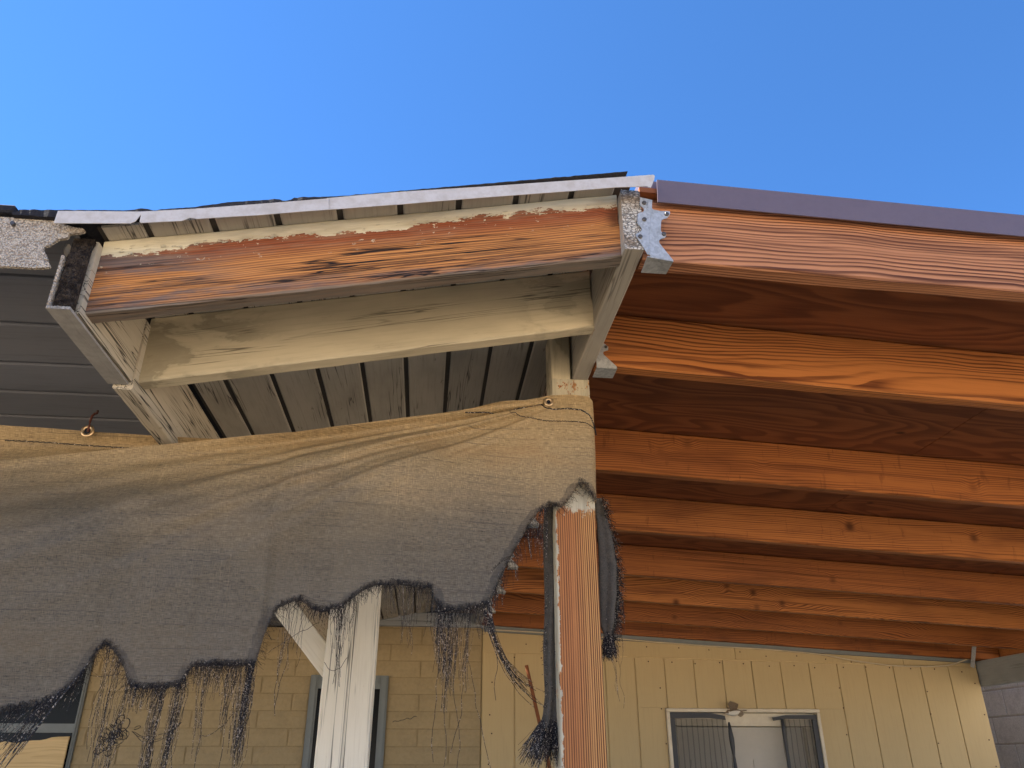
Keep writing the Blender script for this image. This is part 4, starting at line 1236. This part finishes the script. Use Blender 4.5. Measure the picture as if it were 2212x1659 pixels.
def ring(p, R, r, name='grommet'):
    V, F = [], []
    a_, b_ = 24, 8
    for i in range(a_):
        t = 2 * math.pi * i / a_
        for j in range(b_):
            q = 2 * math.pi * j / b_
            rr = R + r * math.cos(q)
            V.append((rr * math.cos(t), r * .45 * math.sin(q), rr * math.sin(t)))
    for i in range(a_):
        for j in range(b_): F.append((i * b_ + j, ((i + 1) % a_) * b_ + j, ((i + 1) % a_) * b_ + (j + 1) % b_, i * b_ + (j + 1) % b_))
    V2, F2 = tube([(0, .0008, 0), (0, .0002, 0)], R - r * .6, 16)
    g = link(name, mesh('grommet', V, F, True), MAT['brass'], cloth, Vector(p) - CO)
    link('eyelet_hole', mesh('eyelet', V2, F2), MAT['roofing'], g)
    return g
g2 = at(1185, 868, CY + cloth_y(GR.x, GR.z, .05) - .004); ring(g2, .0080, .0036)
g1 = at(189, 931, CY + .018); ring(g1, .0105, .0038)
hk = [at(190, 932, CY + .010), at(192, 922, CY + .002), at(195, 910, CY + .004), at(199, 899, CY + .012), at(204, 894, CY + .02), at(209, 893, CY + .03), at(211, 888, CY + .06)]
o = link('wire_hook', mesh('wire_hook', *tube([Vector(p) - hk[0] for p in hk], .0026, 8), True), MAT['rust'], None, hk[0])
tag(o, 'rusty bent wire hook through the left brass grommet', 'hook')

# ------------------------------------------------------------------ frayed threads
tr = random.Random(11)
class Fr:
    def __init__(s): s.V, s.F = [], []
    def strand(s, pts, r):
        V, F = tube(pts, r, 3, cap=False)
        o = len(s.V); s.V += V; s.F += [tuple(i + o for i in f) for f in F]
    def build(s, name, mat, par, label=None):
        v0 = par.location
        o = link(name, mesh(name, [Vector(v) - v0 for v in s.V], s.F), mat, par)
        o['kind'] = 'stuff'
        if label: o['label'] = label
        return o
def edge_pt(px, jit=0.0):
    x = at(px, interp(bot_px, px), CY).x
    z = bottom(x)
    return Vector((x, CY + cloth_y(x, z, 1.0), z + .004))
fz, th = Fr(), Fr()
# short fuzz all along the torn edge
for i in range(2700):
    px = tr.uniform(-40, 1290)
    p = edge_pt(px)
    x2 = edge_pt(px + 3)
    tg = (x2 - p).normalized()
    nrm = Vector((-tg.z, 0, tg.x)); nrm = -nrm if nrm.z > 0 else nrm
    dirv = (nrm * tr.uniform(.3, 1) + tg * tr.uniform(-.8, .8) + Vector((0, tr.uniform(-.6, .3), tr.uniform(-.5, .15)))).normalized()
    L = tr.uniform(.004, .024) * (1.6 if tr.random() < .15 else 1)
    c = Vector((tr.uniform(-1, 1), tr.uniform(-.6, .6), tr.uniform(-1.2, .2))) * L * .5
    p = p + Vector((tr.uniform(-.003, .003), tr.uniform(-.004, .001), tr.uniform(-.002, .010)))
    fz.strand([p, p + dirv * L * .5 + c * .25, p + dirv * L + c * .6], tr.uniform(.0002, .00036))
def hang(p, L, sway=.012, tgt=None, pull=0.0, drift=(0, 0), r=None, seed=None):
    n = max(6, int(L / .011))
    sd = seed if seed is not None else tr.uniform(0, 999)
    pts = []
    for i in range(n + 1):
        u = i / n
        q = Vector((p.x + drift[0] * u, p.y + drift[1] * u, p.z - L * u))
        q.x += sway * (nz(u * L * 10, sd, 0) + .22 * nz(u * L * 38, sd, 5)) * min(1, u * 4)
        q.y += sway * .7 * nz(u * L * 10, sd, 9) * min(1, u * 4)
        if tgt: 
            k = pull * smooth(u * L / .07)
            q.x = lerp(q.x, tgt.x + (q.x - p.x) * .35, k); q.y = lerp(q.y, tgt.y, k * .6)
        pts.append(q)
    th.strand(pts, r or tr.uniform(.00022, .00046))
    return pts
# locks: px centre, px half width, count, length (m), spread of lengths, pull, drift x
locks = [(90, 60, 34, .13, .6, .1, -.05), (140, 30, 22, .14, .5, .3, -.07), (200, 14, 12, .10, .6, .2, -.03), (243, 6, 7, .22, .4, .2, .005), (262, 8, 12, .24, .35, .3, .0),
         (287, 8, 16, .24, .4, .4, -.015), (330, 38, 60, .05, .6, .0, 0), (348, 8, 18, .19, .3, .6, .0), (362, 6, 16, .20, .3, .7, -.004), (392, 7, 22, .21, .3, .8, -.002), (410, 8, 20, .20, .35, .5, -.008),
         (455, 26, 46, .06, .6, .0, 0), (452, 10, 12, .17, .4, .5, .004), (500, 30, 46, .07, .6, .0, 0), (505, 9, 14, .14, .4, .6, .0), (545, 8, 44, .20, .45, .75, -.004), (556, 7, 30, .18, .5, .6, -.006), (520, 8, 12, .18, .3, .4, .01),
         (625, 10, 5, .17, .4, .1, .0), (640, 8, 5, .15, .5, .1, -.004), (662, 8, 5, .13, .5, .1, -.01), (700, 30, 40, .035, .6, 0, 0), (735, 14, 26, .10, .6, .3, .006), (760, 14, 20, .12, .6, .3, -.004), (735, 6, 6, .17, .3, .4, .008),
         (800, 22, 26, .04, .6, 0, 0), (845, 20, 12, .08, .6, 0, .008), (880, 16, 16, .14, .5, .3, .004), (915, 16, 14, .11, .6, .2, .004), (948, 7, 40, .15, .6, .5, .004), (965, 12, 26, .20, .45, .6, .0), (985, 12, 24, .17, .5, .5, -.006), (1010, 10, 14, .18, .4, .5, -.008), (1040, 14, 40, .07, .6, .3, .006),
         (1068, 6, 14, .06, .6, .2, 0), (1090, 8, 10, .07, .6, .1, .0), (1112, 8, 10, .09, .6, .2, .003), (1150, 12, 16, .10, .6, .1, .0), (1172, 7, 16, .14, .5, .3, -.002)]
for (px, hw, cnt, L, sp, pull, dr) in locks:
    c = edge_pt(px) + Vector((dr * .4, -.004, 0))
    for i in range(int(cnt * 1.0)):
        p = edge_pt(px + tr.uniform(-hw, hw)) + Vector((0, tr.uniform(-.005, .002), .002))
        hang(p, L * (1 - sp * tr.random() ** .8), tr.uniform(.008, .024), c, pull * tr.uniform(.2, .75), (dr * tr.uniform(.6, 1.3), tr.uniform(-.01, .01)))
# a few long stray threads
for px, L, dr in ((265, .30, -.01), (360, .32, .0), (398, .33, -.005), (548, .31, -.01), (968, .34, .004), (962, .28, -.01), (985, .30, .01), (1012, .27, -.02), (455, .22, .01), (505, .26, .02), (626, .21, .0), (642, .20, -.012), (1000, .33, .06), (1062, .2, .02)):
    hang(edge_pt(px), L, .016, None, 0, (dr, 0), .0006)
# swag of threads swept to the rolled cloth by the red post
A, Bq, D_ = edge_pt(1046) + Vector((0, -.004, 0)), at(1075, 1470, CY), at(1182, 1510, CY + .05)
for i in range(24):
    j1 = Vector((tr.uniform(-.010, .010), tr.uniform(-.008, .008), tr.uniform(-.010, .010)))
    a_ = A + Vector((tr.uniform(-.010, .010), 0, .004)); d_ = D_ + Vector((0, 0, tr.uniform(-.03, .03))) + j1 * .5
    end = tr.uniform(.6, 1.0)
    pts = []
    for k in range(22):
        t = k / 21 * end
        q = a_ * (1 - t) ** 2 + (Bq + j1) * 2 * t * (1 - t) + d_ * t * t
        q += Vector((.002 * nz(t * 9, i, 0), 0, .003 * nz(t * 9, i, 4)))
        pts.append(q)
    th.strand(pts, tr.uniform(.0004, .0008))
# tangled clump in the long lock at the left
cl = at(250, 1588, CY)
for i in range(46):
    c = cl + Vector((tr.gauss(0, .009), tr.gauss(0, .008), tr.gauss(0, .013))); c.x += (c.z - cl.z) * .6
    R = tr.uniform(.003, .013)
    a0, ax = tr.uniform(0, 6), Vector((tr.uniform(-1, 1), tr.uniform(-1, 1), tr.uniform(-1, 1))).normalized()
    e1 = ax.orthogonal().normalized(); e2 = ax.cross(e1)
    fz.strand([c + (e1 * math.cos(a0 + t * .55) + e2 * math.sin(a0 + t * .55)) * (R * (1 + .25 * nz(t, i, 0))) for t in range(10)], tr.uniform(.0005, .0009))
def cross(px0, py0, px1, py1, sag, nstr):
    a_, b_ = at(px0, py0, CY - .005), at(px1, py1, CY - .003)
    for i in range(nstr):
        pts = []
        for k in range(18):
            t = k / 17
            q = a_.lerp(b_, t); q.z -= sag * 4 * t * (1 - t) * (1 + .3 * i); q.z += .004 * nz(t * 6, i, 3)
            pts.append(q)
        th.strand(pts, .0006)
cross(172, 1448, 275, 1445, .012, 1); cross(285, 1580, 392, 1560, .016, 3); cross(580, 1410, 690, 1345, -.004, 1); cross(430, 1590, 505, 1540, .012, 1)
cross(1040, 1262, 1110, 1200, -.01, 2); cross(848, 1560, 900, 1548, .0, 1); cross(700, 1430, 750, 1420, .02, 1)
# loose slanting tapes lower left
for i in range(16):
    p = edge_pt(tr.uniform(120, 205)) + Vector((0, -.004, 0)); L = tr.uniform(.05, .16)
    th.strand([p, p + Vector((-L * .28, -.004, -L * .5)), p + Vector((-L * .55, -.006, -L))], tr.uniform(.0006, .0011))

# ------------------------------------------------------------------ rolled strips of cloth tied beside the red post
def bundle(name, label, path, radii, seed, flat=1.0, brush=None, fuzz_side=0, nfuzz=0):
    """folded strip: tube with pleated cross-section"""
    base = Vector(path[-1])
    t_ = thing(name, label, 'cloth roll', base, 'rolled strips of shade cloth')
    V, F = [], []
    n, sides = 60, 28
    P_ = [Vector(p) for p in path]
    def pt(u):
        f = u * (len(P_) - 1); i = min(int(f), len(P_) - 2); return P_[i].lerp(P_[i + 1], f - i)
    def rad(u):
        f = u * (len(radii) - 1); i = min(int(f), len(radii) - 2); return lerp(radii[i], radii[i + 1], smooth(f - i))
    for i in range(n + 1):
        u = i / n; c = pt(u); r_ = rad(u)
        for k in range(sides):
            a_ = 2 * math.pi * k / sides
            pl_ = 1 + .30 * math.sin(a_ * 4 + seed + u * 2.0) + .16 * nz(math.cos(a_) * 1.5, math.sin(a_) * 1.5 + seed, u * 6)
            V.append(c + Vector((r_ * pl_ * math.cos(a_), r_ * flat * pl_ * math.sin(a_), 0)) - base)
    for i in range(n):
        for k in range(sides): F.append((i * sides + k, i * sides + (k + 1) % sides, (i + 1) * sides + (k + 1) % sides, (i + 1) * sides + k))
    F += [tuple(range(sides)), tuple(n * sides + k for k in range(sides))]
    link('roll', mesh(name, V, F, True), MAT['rollcloth'], t_)
    f_ = Fr()
    if brush:
        L0, wd, dxb = brush
        for i in range(420):
            a_, q = tr.uniform(0, 6.283), math.sqrt(tr.random())
            r0 = rad(1.0) * q
            p = pt(1.0) + Vector((r0 * math.cos(a_), r0 * math.sin(a_), tr.uniform(.0, .02)))
            L = L0 * tr.uniform(.55, 1.05)
            o_ = Vector((wd * q * math.cos(a_) + dxb, wd * .6 * q * math.sin(a_), -L))
            kx = Vector((tr.uniform(-.006, .006), tr.uniform(-.006, .006), 0))
            f_.strand([p, p + o_ * .35 + kx, p + o_ * .75 + kx, p + o_ + kx * 1.5], tr.uniform(.0003, .0006))
    for i in range(nfuzz):
        u = tr.random(); c = pt(u); r_ = rad(u)
        a_ = tr.uniform(-.9, .9) if fuzz_side > 0 else tr.uniform(0, 6.28)
        p = c + Vector((r_ * .95 * math.cos(a_), -abs(r_ * flat * .8 * math.sin(a_)), tr.uniform(-.01, .01)))
        L = tr.uniform(.006, .024) * (.6 if not fuzz_side else 1)
        dv = Vector((math.cos(a_) * tr.uniform(.3, 1), -tr.uniform(0, .7), tr.uniform(-.9, .35))).normalized()
        f_.strand([p, p + dv * L * .6, p + dv * L + Vector((0, 0, -.004))], tr.uniform(.0003, .0006))
    if f_.V:
        o = link('frayed_end', mesh('frayed_end', [v - base for v in f_.V], f_.F), MAT['thread'], t_)
        o['kind'] = 'stuff'
    return t_, f_, base
ry = 1.715
lp = [at(*z11(632, 195), ry - .02), at(*z11(640, 480), ry), at(*z11(655, 800), ry), at(*z11(658, 1150), ry), at(*z11(645, 1450), ry), at(*z10(1978, 700), ry), at(*z10(1985, 980), ry), at(*z10(1975, 1120), ry), at(*z10(1965, 1240), ry)]
bundle('cloth_roll', 'tall dark roll of cloth with brush like frayed end, left of the red post', lp, [.011, .013, .0145, .0145, .0145, .015, .014, .0155, .020], 2.0, .8, (.072, .030, -.012), 0, 260)
rp_ = [at(*z11(1078, 150), ry - .03), at(*z11(1105, 320), ry), at(*z11(1150, 560), ry), at(*z11(1178, 820), ry), at(*z11(1180, 1050), ry), at(*z11(1175, 1280), ry), at(*z11(1178, 1470), ry)]
bundle('cloth_roll', 'short dark bundle of cloth with bristling threads, right of the red post', rp_, [.008, .013, .018, .0205, .020, .017, .008], 5.0, .7, (.045, .006, .0), 1, 520)
for i in range(26):
    p = at(*z11(tr.uniform(1150, 1300), tr.uniform(500, 1300)), ry - .01)
    hang(p, tr.uniform(.02, .09), .01)
for i in range(5): hang(at(*z11(1200 + tr.uniform(-20, 70), 1330), ry - .01), tr.uniform(.08, .2), .02)
# (threads caught on the right bundle above still belong to the cloth)
fz.build('torn_fibres', MAT['fuzz'], cloth, 'short dark fuzz along the torn edge')
th.build('hanging_threads', MAT['thread'], cloth, 'long twisted threads hanging from the torn edge')
